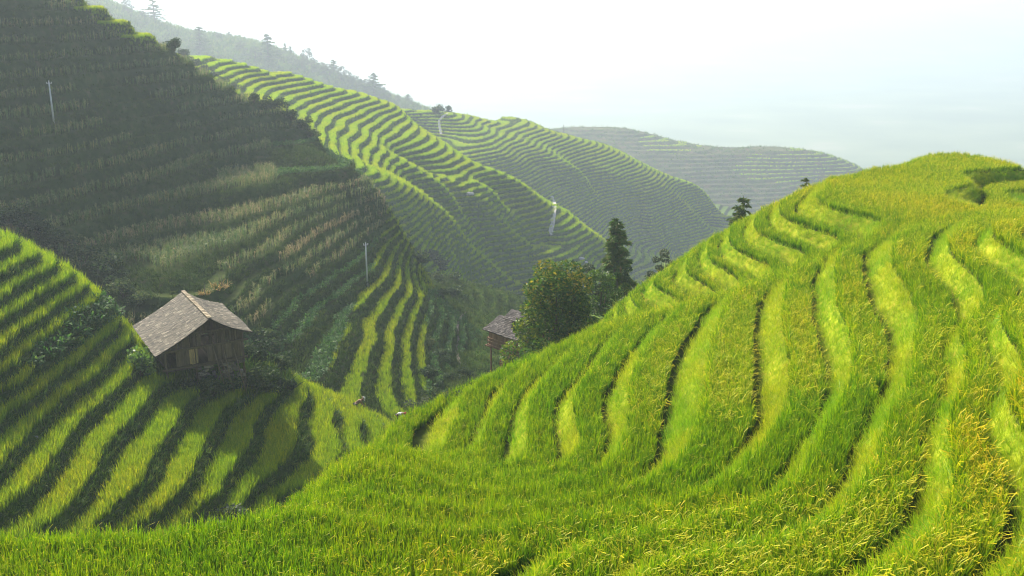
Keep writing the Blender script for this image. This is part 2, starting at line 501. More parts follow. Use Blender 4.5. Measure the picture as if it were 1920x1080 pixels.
def hill_mesh(name, hill, d0, d1, nth, nd, mat, th=(-36, 36), keep=2.0, logd=True):
    t = np.linspace(math.radians(th[0]), math.radians(th[1]), nth)
    d = np.exp(np.linspace(math.log(d0), math.log(d1), nd)) if logd else np.linspace(d0, d1, nd)
    T, Dd = np.meshgrid(t, d, indexing='ij')
    x, y = (Dd * np.sin(T)).ravel(), (Dd * np.cos(T)).ravel()
    z, f, k = hill.height(x, y)
    other = top_height(x, y, skip=hill)
    ok = (z > other - keep).reshape(nth, nd)
    idx = np.arange(nth * nd).reshape(nth, nd)
    q = np.stack([idx[:-1, :-1], idx[1:, :-1], idx[1:, 1:], idx[:-1, 1:]], -1)
    m = ok[:-1, :-1] | ok[1:, :-1] | ok[1:, 1:] | ok[:-1, 1:]
    q = q[m][:, ::-1]
    used = np.unique(q)
    remap = np.full(nth * nd, -1); remap[used] = np.arange(len(used))
    q = remap[q]
    co = np.stack([x, y, z], -1)[used]
    me = bpy.data.meshes.new(name)
    me.vertices.add(len(co)); me.vertices.foreach_set('co', co.astype(np.float32).ravel())
    me.loops.add(q.size); me.loops.foreach_set('vertex_index', q.astype(np.int32).ravel())
    me.polygons.add(len(q)); me.polygons.foreach_set('loop_start', np.arange(0, q.size, 4, dtype=np.int32))
    me.polygons.foreach_set('loop_total', np.full(len(q), 4, np.int32))
    me.polygons.foreach_set('use_smooth', np.ones(len(q), bool))
    a = me.attributes.new('terrace', 'FLOAT', 'POINT')
    a.data.foreach_set('value', f[used].astype(np.float32))
    me.update(calc_edges=True)
    o = bpy.data.objects.new(name, me); COL.objects.link(o)
    o['kind'] = 'structure'
    me.materials.append(mat)
    return o

def hit(u, v, tmax=720.0):
    """first ground point along the view ray of a survey pixel"""
    d = ray(u, v)
    t = np.concatenate([np.arange(8, 130, 0.15), np.arange(130, tmax, 0.4)])
    z = top_height(d[0] * t, d[1] * t)
    k = np.nonzero(z >= d[2] * t)[0]
    k = k[0] if len(k) else len(t) - 1
    return Vector((d[0] * t[k], d[1] * t[k], z[k]))


# ------------------------------------------------------------------ materials
def new_mat(name):
    m = bpy.data.materials.new(name)
    m.use_nodes = True
    nt = m.node_tree
    for n in list(nt.nodes):
        nt.nodes.remove(n)
    out = nt.nodes.new('ShaderNodeOutputMaterial')
    return m, nt, out


def N(nt, kind, **kw):
    n = nt.nodes.new(kind)
    for k, v in kw.items():
        if k.startswith('i_'):
            n.inputs[int(k[2:])].default_value = v
        else:
            setattr(n, k, v)
    return n


def ramp(nt, stops):
    r = nt.nodes.new('ShaderNodeValToRGB')
    el = r.color_ramp.elements
    while len(el) < len(stops):
        el.new(0.5)
    for e, (p, c) in zip(el, stops):
        e.position = p
        e.color = (*c, 1)
    return r


def mix(nt, a, b, fac, mode='MIX'):
    m = nt.nodes.new('ShaderNodeMix'); m.data_type = 'RGBA'; m.blend_type = mode
    for s, v in ((0, fac), (6, a), (7, b)):
        if isinstance(v, (int, float)):
            m.inputs[s].default_value = v
        elif isinstance(v, tuple):
            m.inputs[s].default_value = (*v, 1)
        else:
            nt.links.new(v, m.inputs[s])
    return m.outputs[2]


def leaf_mat(name, stops, trans=0.5, patch=None, patch_scale=0.08, gloss=0.04, rnd=0.25, tboost=1.0):
    """foliage: diffuse + translucent; colour runs with the 'tint' value of each leaf, varies per plant and in patches over the field"""
    m, nt, out = new_mat(name)
    at = N(nt, 'ShaderNodeAttribute', attribute_name='tint')
    oi = N(nt, 'ShaderNodeObjectInfo')
    ad = N(nt, 'ShaderNodeMath', operation='MULTIPLY_ADD'); ad.inputs[1].default_value = rnd
    sub = N(nt, 'ShaderNodeMath', operation='SUBTRACT'); sub.inputs[1].default_value = 0.5
    nt.links.new(oi.outputs['Random'], sub.inputs[0])
    nt.links.new(sub.outputs[0], ad.inputs[0]); nt.links.new(at.outputs['Fac'], ad.inputs[2])
    r = ramp(nt, stops)
    nt.links.new(ad.outputs[0], r.inputs[0])
    col = r.outputs[0]
    if patch:
        ge = N(nt, 'ShaderNodeNewGeometry')
        no = N(nt, 'ShaderNodeTexNoise'); no.inputs['Scale'].default_value = patch_scale; no.inputs['Detail'].default_value = 3
        nt.links.new(ge.outputs['Position'], no.inputs['Vector'])
        mr = N(nt, 'ShaderNodeMapRange'); mr.inputs[1].default_value = 0.42; mr.inputs[2].default_value = 0.62
        nt.links.new(no.outputs[0], mr.inputs[0])
        col = mix(nt, col, patch, mr.outputs[0], 'MULTIPLY')
    df = N(nt, 'ShaderNodeBsdfDiffuse'); nt.links.new(col, df.inputs[0])
    tl = N(nt, 'ShaderNodeBsdfTranslucent')
    if tboost != 1.0:
        col2 = mix(nt, col, (tboost, tboost, tboost * .6), 1.0, 'MULTIPLY')
    else:
        col2 = col
    nt.links.new(col2, tl.inputs[0])
    mx = N(nt, 'ShaderNodeMixShader'); mx.inputs[0].default_value = trans
    nt.links.new(df.outputs[0], mx.inputs[1]); nt.links.new(tl.outputs[0], mx.inputs[2])
    res = mx.outputs[0]
    if gloss:
        gl = N(nt, 'ShaderNodeBsdfGlossy'); gl.inputs['Roughness'].default_value = 0.5
        m2 = N(nt, 'ShaderNodeMixShader'); m2.inputs[0].default_value = gloss
        nt.links.new(res, m2.inputs[1]); nt.links.new(gl.outputs[0], m2.inputs[2]); res = m2.outputs[0]
    nt.links.new(res, out.inputs[0])
    return m


def ground_mat(name, tread, riser, ft, bump=0.3, nscale=1.2):
    m, nt, out = new_mat(name)
    ge = N(nt, 'ShaderNodeNewGeometry')
    n1 = N(nt, 'ShaderNodeTexNoise'); n1.inputs['Scale'].default_value = nscale; n1.inputs['Detail'].default_value = 6
    n2 = N(nt, 'ShaderNodeTexNoise'); n2.inputs['Scale'].default_value = nscale * 0.12; n2.inputs['Detail'].default_value = 4
    nt.links.new(ge.outputs['Position'], n1.inputs['Vector']); nt.links.new(ge.outputs['Position'], n2.inputs['Vector'])
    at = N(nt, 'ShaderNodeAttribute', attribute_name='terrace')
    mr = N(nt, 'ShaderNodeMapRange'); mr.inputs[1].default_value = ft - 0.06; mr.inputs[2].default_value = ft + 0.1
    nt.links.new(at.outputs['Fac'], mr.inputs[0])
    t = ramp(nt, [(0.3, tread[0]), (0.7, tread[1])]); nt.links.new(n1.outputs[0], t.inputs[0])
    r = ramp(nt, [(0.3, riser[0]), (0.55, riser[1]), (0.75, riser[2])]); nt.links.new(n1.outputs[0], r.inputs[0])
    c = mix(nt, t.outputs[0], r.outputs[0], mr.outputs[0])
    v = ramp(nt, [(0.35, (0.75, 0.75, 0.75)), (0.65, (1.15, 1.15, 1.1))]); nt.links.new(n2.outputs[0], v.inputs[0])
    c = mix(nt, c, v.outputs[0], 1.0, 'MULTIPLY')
    df = N(nt, 'ShaderNodeBsdfDiffuse'); nt.links.new(c, df.inputs[0])
    b = N(nt, 'ShaderNodeBump'); b.inputs['Strength'].default_value = bump; b.inputs['Distance'].default_value = 0.2
    nt.links.new(n1.outputs[0], b.inputs['Height']); nt.links.new(b.outputs[0], df.inputs['Normal'])
    nt.links.new(df.outputs[0], out.inputs[0])
    return m


def surf_mat(name, stops, scale=(1, 1, 1), rough=0.85, bump=0.2, detail=6, coord='Object', spec=0.2):
    m, nt, out = new_mat(name)
    b = N(nt, 'ShaderNodeBsdfPrincipled'); b.inputs['Roughness'].default_value = rough
    b.inputs['Specular IOR Level'].default_value = spec
    tc = N(nt, 'ShaderNodeTexCoord'); mp = N(nt, 'ShaderNodeMapping'); mp.inputs['Scale'].default_value = scale
    no = N(nt, 'ShaderNodeTexNoise'); no.inputs['Scale'].default_value = 1.0; no.inputs['Detail'].default_value = detail
    nt.links.new(tc.outputs[coord], mp.inputs[0]); nt.links.new(mp.outputs[0], no.inputs['Vector'])
    r = ramp(nt, stops); nt.links.new(no.outputs[0], r.inputs[0]); nt.links.new(r.outputs[0], b.inputs['Base Color'])
    bp = N(nt, 'ShaderNodeBump'); bp.inputs['Strength'].default_value = bump; bp.inputs['Distance'].default_value = 0.03
    nt.links.new(no.outputs[0], bp.inputs['Height']); nt.links.new(bp.outputs[0], b.inputs['Normal'])
    nt.links.new(b.outputs[0], out.inputs[0])
    return m


# ------------------------------------------------------------------ mesh helpers
def mesh_from(name, verts, quads, mats, tint=None, mat_index=None, smooth=True):
    me = bpy.data.meshes.new(name)
    verts = np.asarray(verts, np.float32)
    quads = np.asarray(quads, np.int32)
    me.vertices.add(len(verts)); me.vertices.foreach_set('co', verts.ravel())
    k = quads.shape[1]
    me.loops.add(quads.size); me.loops.foreach_set('vertex_index', quads.ravel())
    me.polygons.add(len(quads)); me.polygons.foreach_set('loop_start', np.arange(0, quads.size, k, dtype=np.int32))
    me.polygons.foreach_set('loop_total', np.full(len(quads), k, np.int32))
    me.polygons.foreach_set('use_smooth', np.full(len(quads), smooth, bool))
    for mm in mats:
        me.materials.append(mm)
    if mat_index is not None:
        me.polygons.foreach_set('material_index', np.asarray(mat_index, np.int32))
    if tint is not None:
        a = me.attributes.new('tint', 'FLOAT', 'POINT'); a.data.foreach_set('value', np.asarray(tint, np.float32))
    me.update(calc_edges=True)
    return me


def blades(n, rad, L, lean, bend, w, t0, t1, segs=3, r=rng, base_z=(0, 0), tipw=0.15, midw=1.0):
    """n curved strips growing out of a disc; every range is (lo, hi)"""
    u = lambda a: r.uniform(a[0], a[1], n)
    ang = r.uniform(0, 2 * np.pi, n); rr = rad * np.sqrt(r.uniform(0, 1, n))
    bx, by, bz = rr * np.cos(ang), rr * np.sin(ang), u(base_z)
    az = ang + r.normal(0, 0.9, n)
    Ls, le, be, ws, ta, tb = u(L), np.radians(u(lean)), np.radians(u(bend)), u(w), u(t0), u(t1)
    V = np.zeros((n, segs + 1, 2, 3)); T = np.zeros((n, segs + 1, 2))
    px, py, pz = bx.copy(), by.copy(), bz.copy()
    sx, sy = -np.sin(az + r.normal(0, .6, n)), np.cos(az)
    for s in range(segs + 1):
        f = s / segs
        wf = ws * (midw * (1 - f) + 0.35 * f if f < 1 else tipw) * (0.6 if s == 0 else 1.0)
        for k, sg in ((0, -.5), (1, .5)):
            V[:, s, k, 0] = px + sx * wf * sg; V[:, s, k, 1] = py + sy * wf * sg; V[:, s, k, 2] = pz
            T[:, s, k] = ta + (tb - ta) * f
        a = le + be * f * f
        st = Ls / segs
        px = px + np.sin(a) * np.cos(az) * st; py = py + np.sin(a) * np.sin(az) * st; pz = pz + np.cos(a) * st
    verts = V.reshape(-1, 3); tint = T.reshape(-1)
    base = (np.arange(n) * (segs + 1) * 2)[:, None]
    s = np.arange(segs)[None] * 2
    q = np.stack([base + s, base + s + 1, base + s + 3, base + s + 2], -1).reshape(-1, 4)
    return verts, q, tint


def join_arrays(parts):
    vs, qs, ts, off = [], [], [], 0
    for v, q, t in parts:
        vs.append(v); qs.append(q + off); ts.append(t); off += len(v)
    return np.concatenate(vs), np.concatenate(qs), np.concatenate(ts)


def template(name, coll, parts, mat):
    v, q, t = join_arrays(parts)
    o = bpy.data.objects.new(name, mesh_from(name, v, q, [mat], t))
    coll.objects.link(o)
    return o


def new_templates(name):
    return bpy.data.collections.new(name)      # never linked to the scene: only a source for the fields


def scatter(name, P, rz, sc, ix, coll, label, cat, tilt=None):
    me = bpy.data.meshes.new(name)
    me.vertices.add(len(P)); me.vertices.foreach_set('co', np.asarray(P, np.float32).ravel())
    n = len(P)
    rot = np.zeros((n, 3), np.float32); rot[:, 2] = rz
    if tilt is not None:
        rot[:, 0] = tilt[:, 0]; rot[:, 1] = tilt[:, 1]
    a = me.attributes.new('rot', 'FLOAT_VECTOR', 'POINT'); a.data.foreach_set('vector', rot.ravel())
    a = me.attributes.new('sc', 'FLOAT', 'POINT'); a.data.foreach_set('value', np.asarray(sc, np.float32))
    a = me.attributes.new('ix', 'INT', 'POINT'); a.data.foreach_set('value', np.asarray(ix, np.int32))
    me.update()
    o = bpy.data.objects.new(name, me); COL.objects.link(o)
    o['kind'] = 'stuff'; o['label'] = label; o['category'] = cat
    g = bpy.data.node_groups.new(name + '_field', 'GeometryNodeTree')
    g.interface.new_socket('Geometry', in_out='INPUT', socket_type='NodeSocketGeometry')
    g.interface.new_socket('Geometry', in_out='OUTPUT', socket_type='NodeSocketGeometry')
    gi, go = g.nodes.new('NodeGroupInput'), g.nodes.new('NodeGroupOutput')
    ip = g.nodes.new('GeometryNodeInstanceOnPoints'); ip.inputs['Pick Instance'].default_value = True
    ci = g.nodes.new('GeometryNodeCollectionInfo'); ci.inputs['Collection'].default_value = coll
    ci.inputs['Separate Children'].default_value = True; ci.inputs['Reset Children'].default_value = True
    def na(nm, dt):
        x = g.nodes.new('GeometryNodeInputNamedAttribute'); x.data_type = dt; x.inputs['Name'].default_value = nm
        return [s for s in x.outputs if s.enabled][0]
    L = g.links.new
    L(gi.outputs[0], ip.inputs['Points']); L(ci.outputs[0], ip.inputs['Instance'])
    L(na('ix', 'INT'), ip.inputs['Instance Index']); L(na('rot', 'FLOAT_VECTOR'), ip.inputs['Rotation']); L(na('sc', 'FLOAT'), ip.inputs['Scale'])
    L(ip.outputs[0], go.inputs[0])
    md = o.modifiers.new('field', 'NODES'); md.node_group = g
    print('SCATTER', name, n)
    return o


def field_points(hill, spacing, th, dr, fr=(0, 1), vis=1.0, keep=0.25, mask=None):
    """jittered grid over one hill, kept where it is the ground surface and can be seen"""
    a0, a1 = math.radians(th[0]), math.radians(th[1])
    xs = [r_ * math.sin(a) for r_ in dr for a in (a0, a1)]
    ys = [r_ * math.cos(a) for r_ in dr for a in (a0, a1, (0 if a0 < 0 < a1 else a0))]
    gx = np.arange(min(xs), max(xs), spacing); gy = np.arange(min(ys), max(ys), spacing)
    X, Y = np.meshgrid(gx, gy)
    X = X.ravel() + rng.uniform(-.5, .5, X.size) * spacing; Y = Y.ravel() + rng.uniform(-.5, .5, Y.size) * spacing
    d = np.hypot(X, Y); t = np.arctan2(X, Y)
    m = (d > dr[0]) & (d < dr[1]) & (t > a0) & (t < a1)
    X, Y = X[m], Y[m]
    Z, f, k = hill.height(X, Y)
    m = (f >= fr[0]) & (f <= fr[1])
    X, Y, Z, f, k = X[m], Y[m], Z[m], f[m], k[m]
    m = sight(X, Y, Z, vis)
    X, Y, Z, f, k = X[m], Y[m], Z[m], f[m], k[m]
    m = Z > top_height(X, Y, skip=hill) - keep
    X, Y, Z, f, k = X[m], Y[m], Z[m], f[m], k[m]
    if mask is not None and len(X):
        m = mask(X, Y, Z, f, k)
        X, Y, Z, f, k = X[m], Y[m], Z[m], f[m], k[m]
    return np.stack([X, Y, Z], -1), f, k


def pix(P):
    """photo coordinates of points: used to tell which crop a plot carries"""
    yc = P[:, 1] * CP - P[:, 2] * SP
    zc = P[:, 1] * SP + P[:, 2] * CP
    return 960 + FOC * P[:, 0] / yc, 540 - FOC * zc / yc

# ------------------------------------------------------------------ camera, light, air
cam = bpy.data.cameras.new('camera'); camo = bpy.data.objects.new('camera', cam); COL.objects.link(camo)
scene.camera = camo
cam.sensor_width = 36; cam.lens = 36 * FOC / 1920; cam.clip_end = 40000; cam.clip_start = 0.1
camo.rotation_euler = (math.pi / 2 - PITCH, 0, 0)

SAZ, SEL = math.radians(-36), math.radians(30)
sun_dir = Vector((math.sin(SAZ) * math.cos(SEL), math.cos(SAZ) * math.cos(SEL), math.sin(SEL)))
sl = bpy.data.lights.new('sun', 'SUN'); sl.energy = 5.0; sl.angle = math.radians(0.5); sl.color = (1.0, 0.94, 0.83)
so = bpy.data.objects.new('sun', sl); COL.objects.link(so)
so.rotation_euler = sun_dir.to_track_quat('Z', 'Y').to_euler()
world = bpy.data.worlds.new('World'); scene.world = world; world.use_nodes = True
wn = world.node_tree
sky = wn.nodes.new('ShaderNodeTexSky'); sky.sky_type = 'NISHITA'; sky.sun_disc = False
sky.sun_elevation = SEL; sky.sun_rotation = SAZ
sky.air_density = 1.0; sky.dust_density = 3.0; sky.ozone_density = 1.0
wn.links.new(sky.outputs[0], wn.nodes['Background'].inputs[0]); wn.nodes['Background'].inputs[1].default_value = 0.13
scene.view_settings.view_transform = 'Standard'; scene.view_settings.look = 'None'
scene.view_settings.gamma = 1; scene.view_settings.use_curve_mapping = False
scene.view_settings.exposure = EXPO
cy = scene.cycles
cy.max_bounces = 6; cy.diffuse_bounces = 3; cy.transmission_bounces = 4; cy.volume_bounces = 1; cy.transparent_max_bounces = 8
cy.use_denoising = True
scene.render.filter_size = 1.1
cy.filter_width = 1.1
cy.sample_clamp_indirect = 6

if HAZE:
    bm = bmesh.new()
    bmesh.ops.create_cube(bm, size=1)
    bmesh.ops.scale(bm, vec=(16000, 16000, 355), verts=bm.verts)
    bmesh.ops.translate(bm, vec=(0, 0, -316 + 177.5), verts=bm.verts)
    me = bpy.data.meshes.new('haze'); bm.to_mesh(me); bm.free()
    hz = bpy.data.objects.new('haze', me); COL.objects.link(hz)
    hz['kind'] = 'stuff'; hz['label'] = 'pale morning haze filling the valley'; hz['category'] = 'haze'
    m, nt, out = new_mat('haze_air')
    pv = N(nt, 'ShaderNodeVolumePrincipled')
    pv.inputs['Color'].default_value = HCOL; pv.inputs['Density'].default_value = HAZE
    pv.inputs['Anisotropy'].default_value = HG
    nt.links.new(pv.outputs[0], out.inputs['Volume'])
    me.materials.append(m)

# far ground and the opposite side of the valley
def far_sheet():
    me = bpy.data.meshes.new('ground')
    s = 7900
    me.from_pydata([(-s, -s, -315), (s, -s, -315), (s, s, -315), (-s, s, -315)], [], [(0, 1, 2, 3)])
    o = bpy.data.objects.new('ground', me); COL.objects.link(o); o['kind'] = 'structure'
    me.materials.append(surf_mat('haze_pale_fields', [(0.35, (0.12, 0.16, 0.07)), (0.6, (0.2, 0.24, 0.11)), (0.75, (0.34, 0.3, 0.2))], scale=(.004, .004, .004), rough=1))  # field colours paled to imitate haze over the distance
    n, mm = 160, 60
    xs = np.linspace(-7000, 7600, n); ys = np.linspace(3000, 7600, mm)
    X, Y = np.meshgrid(xs, ys, indexing='ij')
    Z = -312 + 345 * sstep(3600, 7000, Y + 500 * vnoise(X, Y, 900, 3)) * (0.97 + 0.2 * vnoise(X, Y, 700, 1)) + 40 * vnoise(X, Y, 330, 2) * sstep(4000, 5200, Y) - 30 * (1 - sstep(3300, 4200, Y))
    Z = np.where(Z > 20, 20 + 14 * (1 - np.exp(-(Z - 20) / 14)), Z)
    idx = np.arange(n * mm).reshape(n, mm)
    q = np.stack([idx[:-1, :-1], idx[1:, :-1], idx[1:, 1:], idx[:-1, 1:]], -1).reshape(-1, 4)
    o = bpy.data.objects.new('mountain', mesh_from('mountain', np.stack([X.ravel(), Y.ravel(), Z.ravel()], -1), q, [me.materials[0]]))
    COL.objects.link(o); o['kind'] = 'structure'
far_sheet()

# ------------------------------------------------------------------ terraced ground
G_A = ground_mat('near_ground', ((0.03, 0.042, 0.010), (0.05, 0.07, 0.014)), ((0.12, 0.19, 0.01), (0.26, 0.31, 0.02), (0.42, 0.34, 0.05)), 0.63, nscale=2.5)  # tread colour kept dark onto the bank foot: shade between plants painted in
G_B = ground_mat('hut_ground', ((0.035, 0.06, 0.012), (0.07, 0.11, 0.02)), ((0.025, 0.05, 0.012), (0.05, 0.085, 0.02), (0.09, 0.085, 0.03)), 0.66, nscale=1.6)
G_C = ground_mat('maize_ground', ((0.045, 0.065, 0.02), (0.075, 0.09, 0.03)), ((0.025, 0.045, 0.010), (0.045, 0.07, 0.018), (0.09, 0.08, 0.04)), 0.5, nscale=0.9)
G_E = ground_mat('ridge_ground', ((0.07, 0.12, 0.018), (0.1, 0.16, 0.025)), ((0.035, 0.07, 0.02), (0.06, 0.1, 0.03), (0.1, 0.11, 0.045)), 0.62, nscale=0.5)
G_F = ground_mat('spur_ground', ((0.09, 0.14, 0.025), (0.12, 0.18, 0.03)), ((0.035, 0.065, 0.022), (0.06, 0.095, 0.03), (0.1, 0.1, 0.045)), 0.6, nscale=0.4)
G_G = ground_mat('far_spur_ground', ((0.06, 0.075, 0.03), (0.12, 0.11, 0.05)), ((0.04, 0.05, 0.025), (0.09, 0.085, 0.045), (0.2, 0.12, 0.08)), 0.55, nscale=0.15)
G_H = ground_mat('wooded_ground', ((0.06, 0.08, 0.03), (0.14, 0.12, 0.06)), ((0.03, 0.06, 0.025), (0.06, 0.09, 0.03), (0.2, 0.14, 0.08)), 0.5, nscale=0.15)
Q = QUAL
def qn(n): return int(n * Q)
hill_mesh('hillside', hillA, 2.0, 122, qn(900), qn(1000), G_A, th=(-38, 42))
hill_mesh('lower_terraces', hillB, 40, 108, qn(600), qn(600), G_B, th=(-38, 2))
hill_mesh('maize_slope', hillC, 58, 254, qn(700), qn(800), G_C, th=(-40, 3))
hill_mesh('gully', hillV, 92, 226, qn(250), qn(300), G_B, th=(-9, 14))
hill_mesh('ridge', hillE, 170, 391, qn(900), qn(900), G_E, th=(-30, 9))
hill_mesh('spur', hillF, 284, 685, qn(900), qn(1000), G_F, th=(-10, 17))
hill_mesh('distant_spur', hillG, 700, 1130, qn(400), qn(450), G_G, th=(-3, 24))
hill_mesh('wooded_hill', hillH, 650, 1180, qn(400), qn(350), G_H, th=(-36, 2))

# ------------------------------------------------------------------ crops and grass
# near rice: green to straw blades, self-shadow painted into dark feet, nodding golden ears
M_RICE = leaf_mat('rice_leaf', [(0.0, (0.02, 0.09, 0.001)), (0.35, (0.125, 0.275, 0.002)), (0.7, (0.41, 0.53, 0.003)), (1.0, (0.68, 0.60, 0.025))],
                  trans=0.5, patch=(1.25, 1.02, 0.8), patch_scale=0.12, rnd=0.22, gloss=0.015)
M_GRASS = leaf_mat('bank_grass', [(0.0, (0.16, 0.30, 0.004)), (0.5, (0.39, 0.46, 0.007)), (1.0, (0.74, 0.58, 0.035))],
                   trans=0.45, patch=(0.60, 0.92, 0.8), patch_scale=0.28, rnd=0.35, gloss=0.02)
M_RICE2 = leaf_mat('terrace_rice_leaf', [(0.0, (0.06, 0.17, 0.002)), (0.5, (0.25, 0.40, 0.003)), (1.0, (0.54, 0.55, 0.010))],
                   trans=0.5, patch=(1.25, 1.0, 0.8), patch_scale=0.09, rnd=0.3, gloss=0.02)
M_RICE3 = leaf_mat('ridge_rice_leaf', [(0.0, (0.08, 0.21, 0.004)), (0.5, (0.28, 0.46, 0.008)), (1.0, (0.58, 0.60, 0.02))],
                  trans=0.5, patch=(1.2, 1.0, 0.8), patch_scale=0.05, rnd=0.3, gloss=0.0)  # brighter, yellower copy of terrace rice: sun backlight put into the colour
M_WEED = leaf_mat('bank_weed', [(0.0, (0.03, 0.085, 0.008)), (0.5, (0.075, 0.16, 0.014)), (1.0, (0.19, 0.22, 0.03))],
                  trans=0.35, patch=(1.3, 1.1, 1.0), patch_scale=0.2, rnd=0.5, gloss=0.02)
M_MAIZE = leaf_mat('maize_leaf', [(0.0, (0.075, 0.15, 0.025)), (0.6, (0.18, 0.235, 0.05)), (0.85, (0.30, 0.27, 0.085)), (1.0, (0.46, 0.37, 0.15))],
                   trans=0.4, patch=(0.7, 0.85, 0.8), patch_scale=0.07, rnd=0.9, gloss=0.03)
M_MAIZE2 = leaf_mat('dry_maize_leaf', [(0.0, (0.13, 0.125, 0.055)), (0.6, (0.26, 0.215, 0.10)), (1.0, (0.46, 0.36, 0.18))], trans=0.4, rnd=0.3, gloss=0.0)
M_BEAN = leaf_mat('bean_leaf', [(0.0, (0.025, 0.085, 0.012)), (0.5, (0.055, 0.15, 0.02)), (1.0, (0.14, 0.24, 0.03))], trans=0.4, rnd=0.5, gloss=0.02)

cA = new_templates('rice_hills')
for i in range(5):
    r_ = np.random.default_rng(100 + i)
    template('rice_plant_%d' % i, cA, [
        blades(18, .09, (.34, .56), (2, 18), (10, 60), (.017, .028), (0.0, .2), (.3, .8), 3, r_),
        blades(5, .09, (.48, .66), (4, 16), (80, 145), (.018, .028), (.3, .5), (.85, 1.15), 4, r_, tipw=.9, midw=.6),
    ], M_RICE)
for i in range(3):      # greener, fewer ears
    r_ = np.random.default_rng(140 + i)
    template('rice_plant_%d' % (5 + i), cA, [
        blades(20, .09, (.36, .58), (2, 16), (6, 42), (.017, .028), (0.0, .15), (.25, .65), 3, r_),
        blades(1, .10, (.5, .62), (4, 16), (70, 120), (.010, .014), (.3, .5), (.8, 1.0), 4, r_, tipw=.9, midw=.6),
    ], M_RICE)
cG = new_templates('bank_grasses')
for i in range(4):
    r_ = np.random.default_rng(200 + i)
    template('grass_tuft_%d' % i, cG, [blades(26, .2, (.14, .36), (5, 45), (20, 80), (.008, .016), (0.0, .4), (.4, 1.0), 3, r_)], M_GRASS)
cB = new_templates('rice_clumps')
for i in range(5):
    r_ = np.random.default_rng(300 + i)
    template('rice_clump_%d' % i, cB, [
        blades(22, .22, (.5, .85), (3, 22), (10, 60), (.03, .05), (0.0, .3), (.3, .95), 2, r_)], M_RICE2)
cW = new_templates('bank_weeds')
for i in range(5):
    r_ = np.random.default_rng(400 + i)
    template('weed_clump_%d' % i, cW, [
        blades(20, .28, (.2, .6), (10, 60), (10, 70), (.04, .09), (0.0, .4), (.3, 1.0), 2, r_)], M_WEED)
cW2 = new_templates('slope_bank_weeds')
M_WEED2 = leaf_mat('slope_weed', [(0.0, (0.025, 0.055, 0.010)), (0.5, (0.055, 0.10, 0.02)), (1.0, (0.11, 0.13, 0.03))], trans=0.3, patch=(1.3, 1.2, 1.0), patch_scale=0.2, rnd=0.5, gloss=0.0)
for i in range(5):
    r_ = np.random.default_rng(450 + i)
    template('slope_weed_%d' % i, cW2, [
        blades(20, .28, (.2, .6), (10, 60), (10, 70), (.04, .09), (0.0, .4), (.3, 1.0), 2, r_)], M_WEED2)
cM = new_templates('maize_plants')
for i in range(5):
    r_ = np.random.default_rng(500 + i)
    template('maize_plant_%d' % i, cM, [
        blades(2, .03, (1.3, 1.9), (1, 8), (2, 14), (.04, .05), (.3, .5), (.6, .95), 3, r_),
        blades(9, .03, (.45, .8), (25, 60), (60, 110), (.07, .11), (.05, .5), (.3, 1.0), 3, r_, base_z=(.25, 1.3)),
        blades(3, .03, (.25, .4), (5, 40), (5, 30), (.02, .04), (.7, .9), (.8, 1.0), 2, r_, base_z=(1.3, 1.6))], M_MAIZE)
for i in range(3):
    r_ = np.random.default_rng(550 + i)
    template('maize_plant_%d' % (5 + i), cM, [
        blades(2, .03, (1.3, 1.9), (1, 8), (2, 14), (.04, .05), (.6, .8), (.8, 1.1), 3, r_),
        blades(9, .03, (.45, .8), (25, 60), (60, 120), (.06, .10), (.55, .8), (.8, 1.1), 3, r_, base_z=(.25, 1.3))], M_MAIZE2)
cV = new_templates('bean_rows')
for i in range(4):
    r_ = np.random.default_rng(600 + i)
    template('bean_plant_%d' % i, cV, [
        blades(30, .3, (.16, .3), (30, 100), (10, 60), (.1, .2), (0.0, .5), (.2, 1.0), 2, r_, base_z=(.1, .6), tipw=.3)], M_BEAN)
cE = new_templates('rice_patches')
for i in range(5):
    r_ = np.random.default_rng(700 + i)
    template('rice_patch_%d' % i, cE, [
        blades(26, .42, (.5, .85), (3, 20), (10, 55), (.07, .12), (.1, .35), (.35, .95), 2, r_)], M_RICE3)

def lay(name, pts, coll, nvar, label, cat, s=(.8, 1.2), tilt=0.12, off=0.0):
    P, f, k = pts
    n = len(P)
    P = P.copy(); P[:, 2] += off
    tl = rng.normal(0, tilt, (n, 2))
    return scatter(name, P, rng.uniform(0, 6.28, n), rng.uniform(s[0], s[1], n), rng.integers(0, nvar, n), coll, label, cat, tl)

def cat_pts(*a):
    return tuple(np.concatenate([x[i] for x in a]) for i in range(3))

# near hillside
D = DENS
near_f = (0.0, 0.49)
ptsA = cat_pts(field_points(hillA, .165 / D, (-33, 33), (14, 30), near_f, 1.2), field_points(hillA, .18 / D, (-31, 31), (30, 45), near_f, 1.2),
               field_points(hillA, .21 / D, (-16, 31), (45, 90), near_f, 1.2))
def lay_near(pts):
    P, f, k = pts
    n = len(P)
    ripe = sstep(-.25, .25, vnoise(P[:, 0], P[:, 1], 9, 21) - .06 + 0.030 * (P[:, 0] - 9) - 0.012 * (P[:, 1] - 40) + .30 * (1 - sstep(18, 26, P[:, 1])))
    isripe = rng.uniform(0, 1, n) < ripe
    ix = np.where(isripe, rng.integers(0, 5, n), rng.integers(5, 8, n))
    tl = rng.normal(0, .07, (n, 2))
    sc_ = rng.uniform(.85, 1.15, n) * (1 + 0.12 * vnoise(P[:, 0], P[:, 1], 2.2, 8)) * (1.06 - .18 * sstep(30, 60, P[:, 1]))
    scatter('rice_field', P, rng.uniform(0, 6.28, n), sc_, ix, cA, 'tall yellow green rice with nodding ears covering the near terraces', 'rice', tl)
lay_near(ptsA)
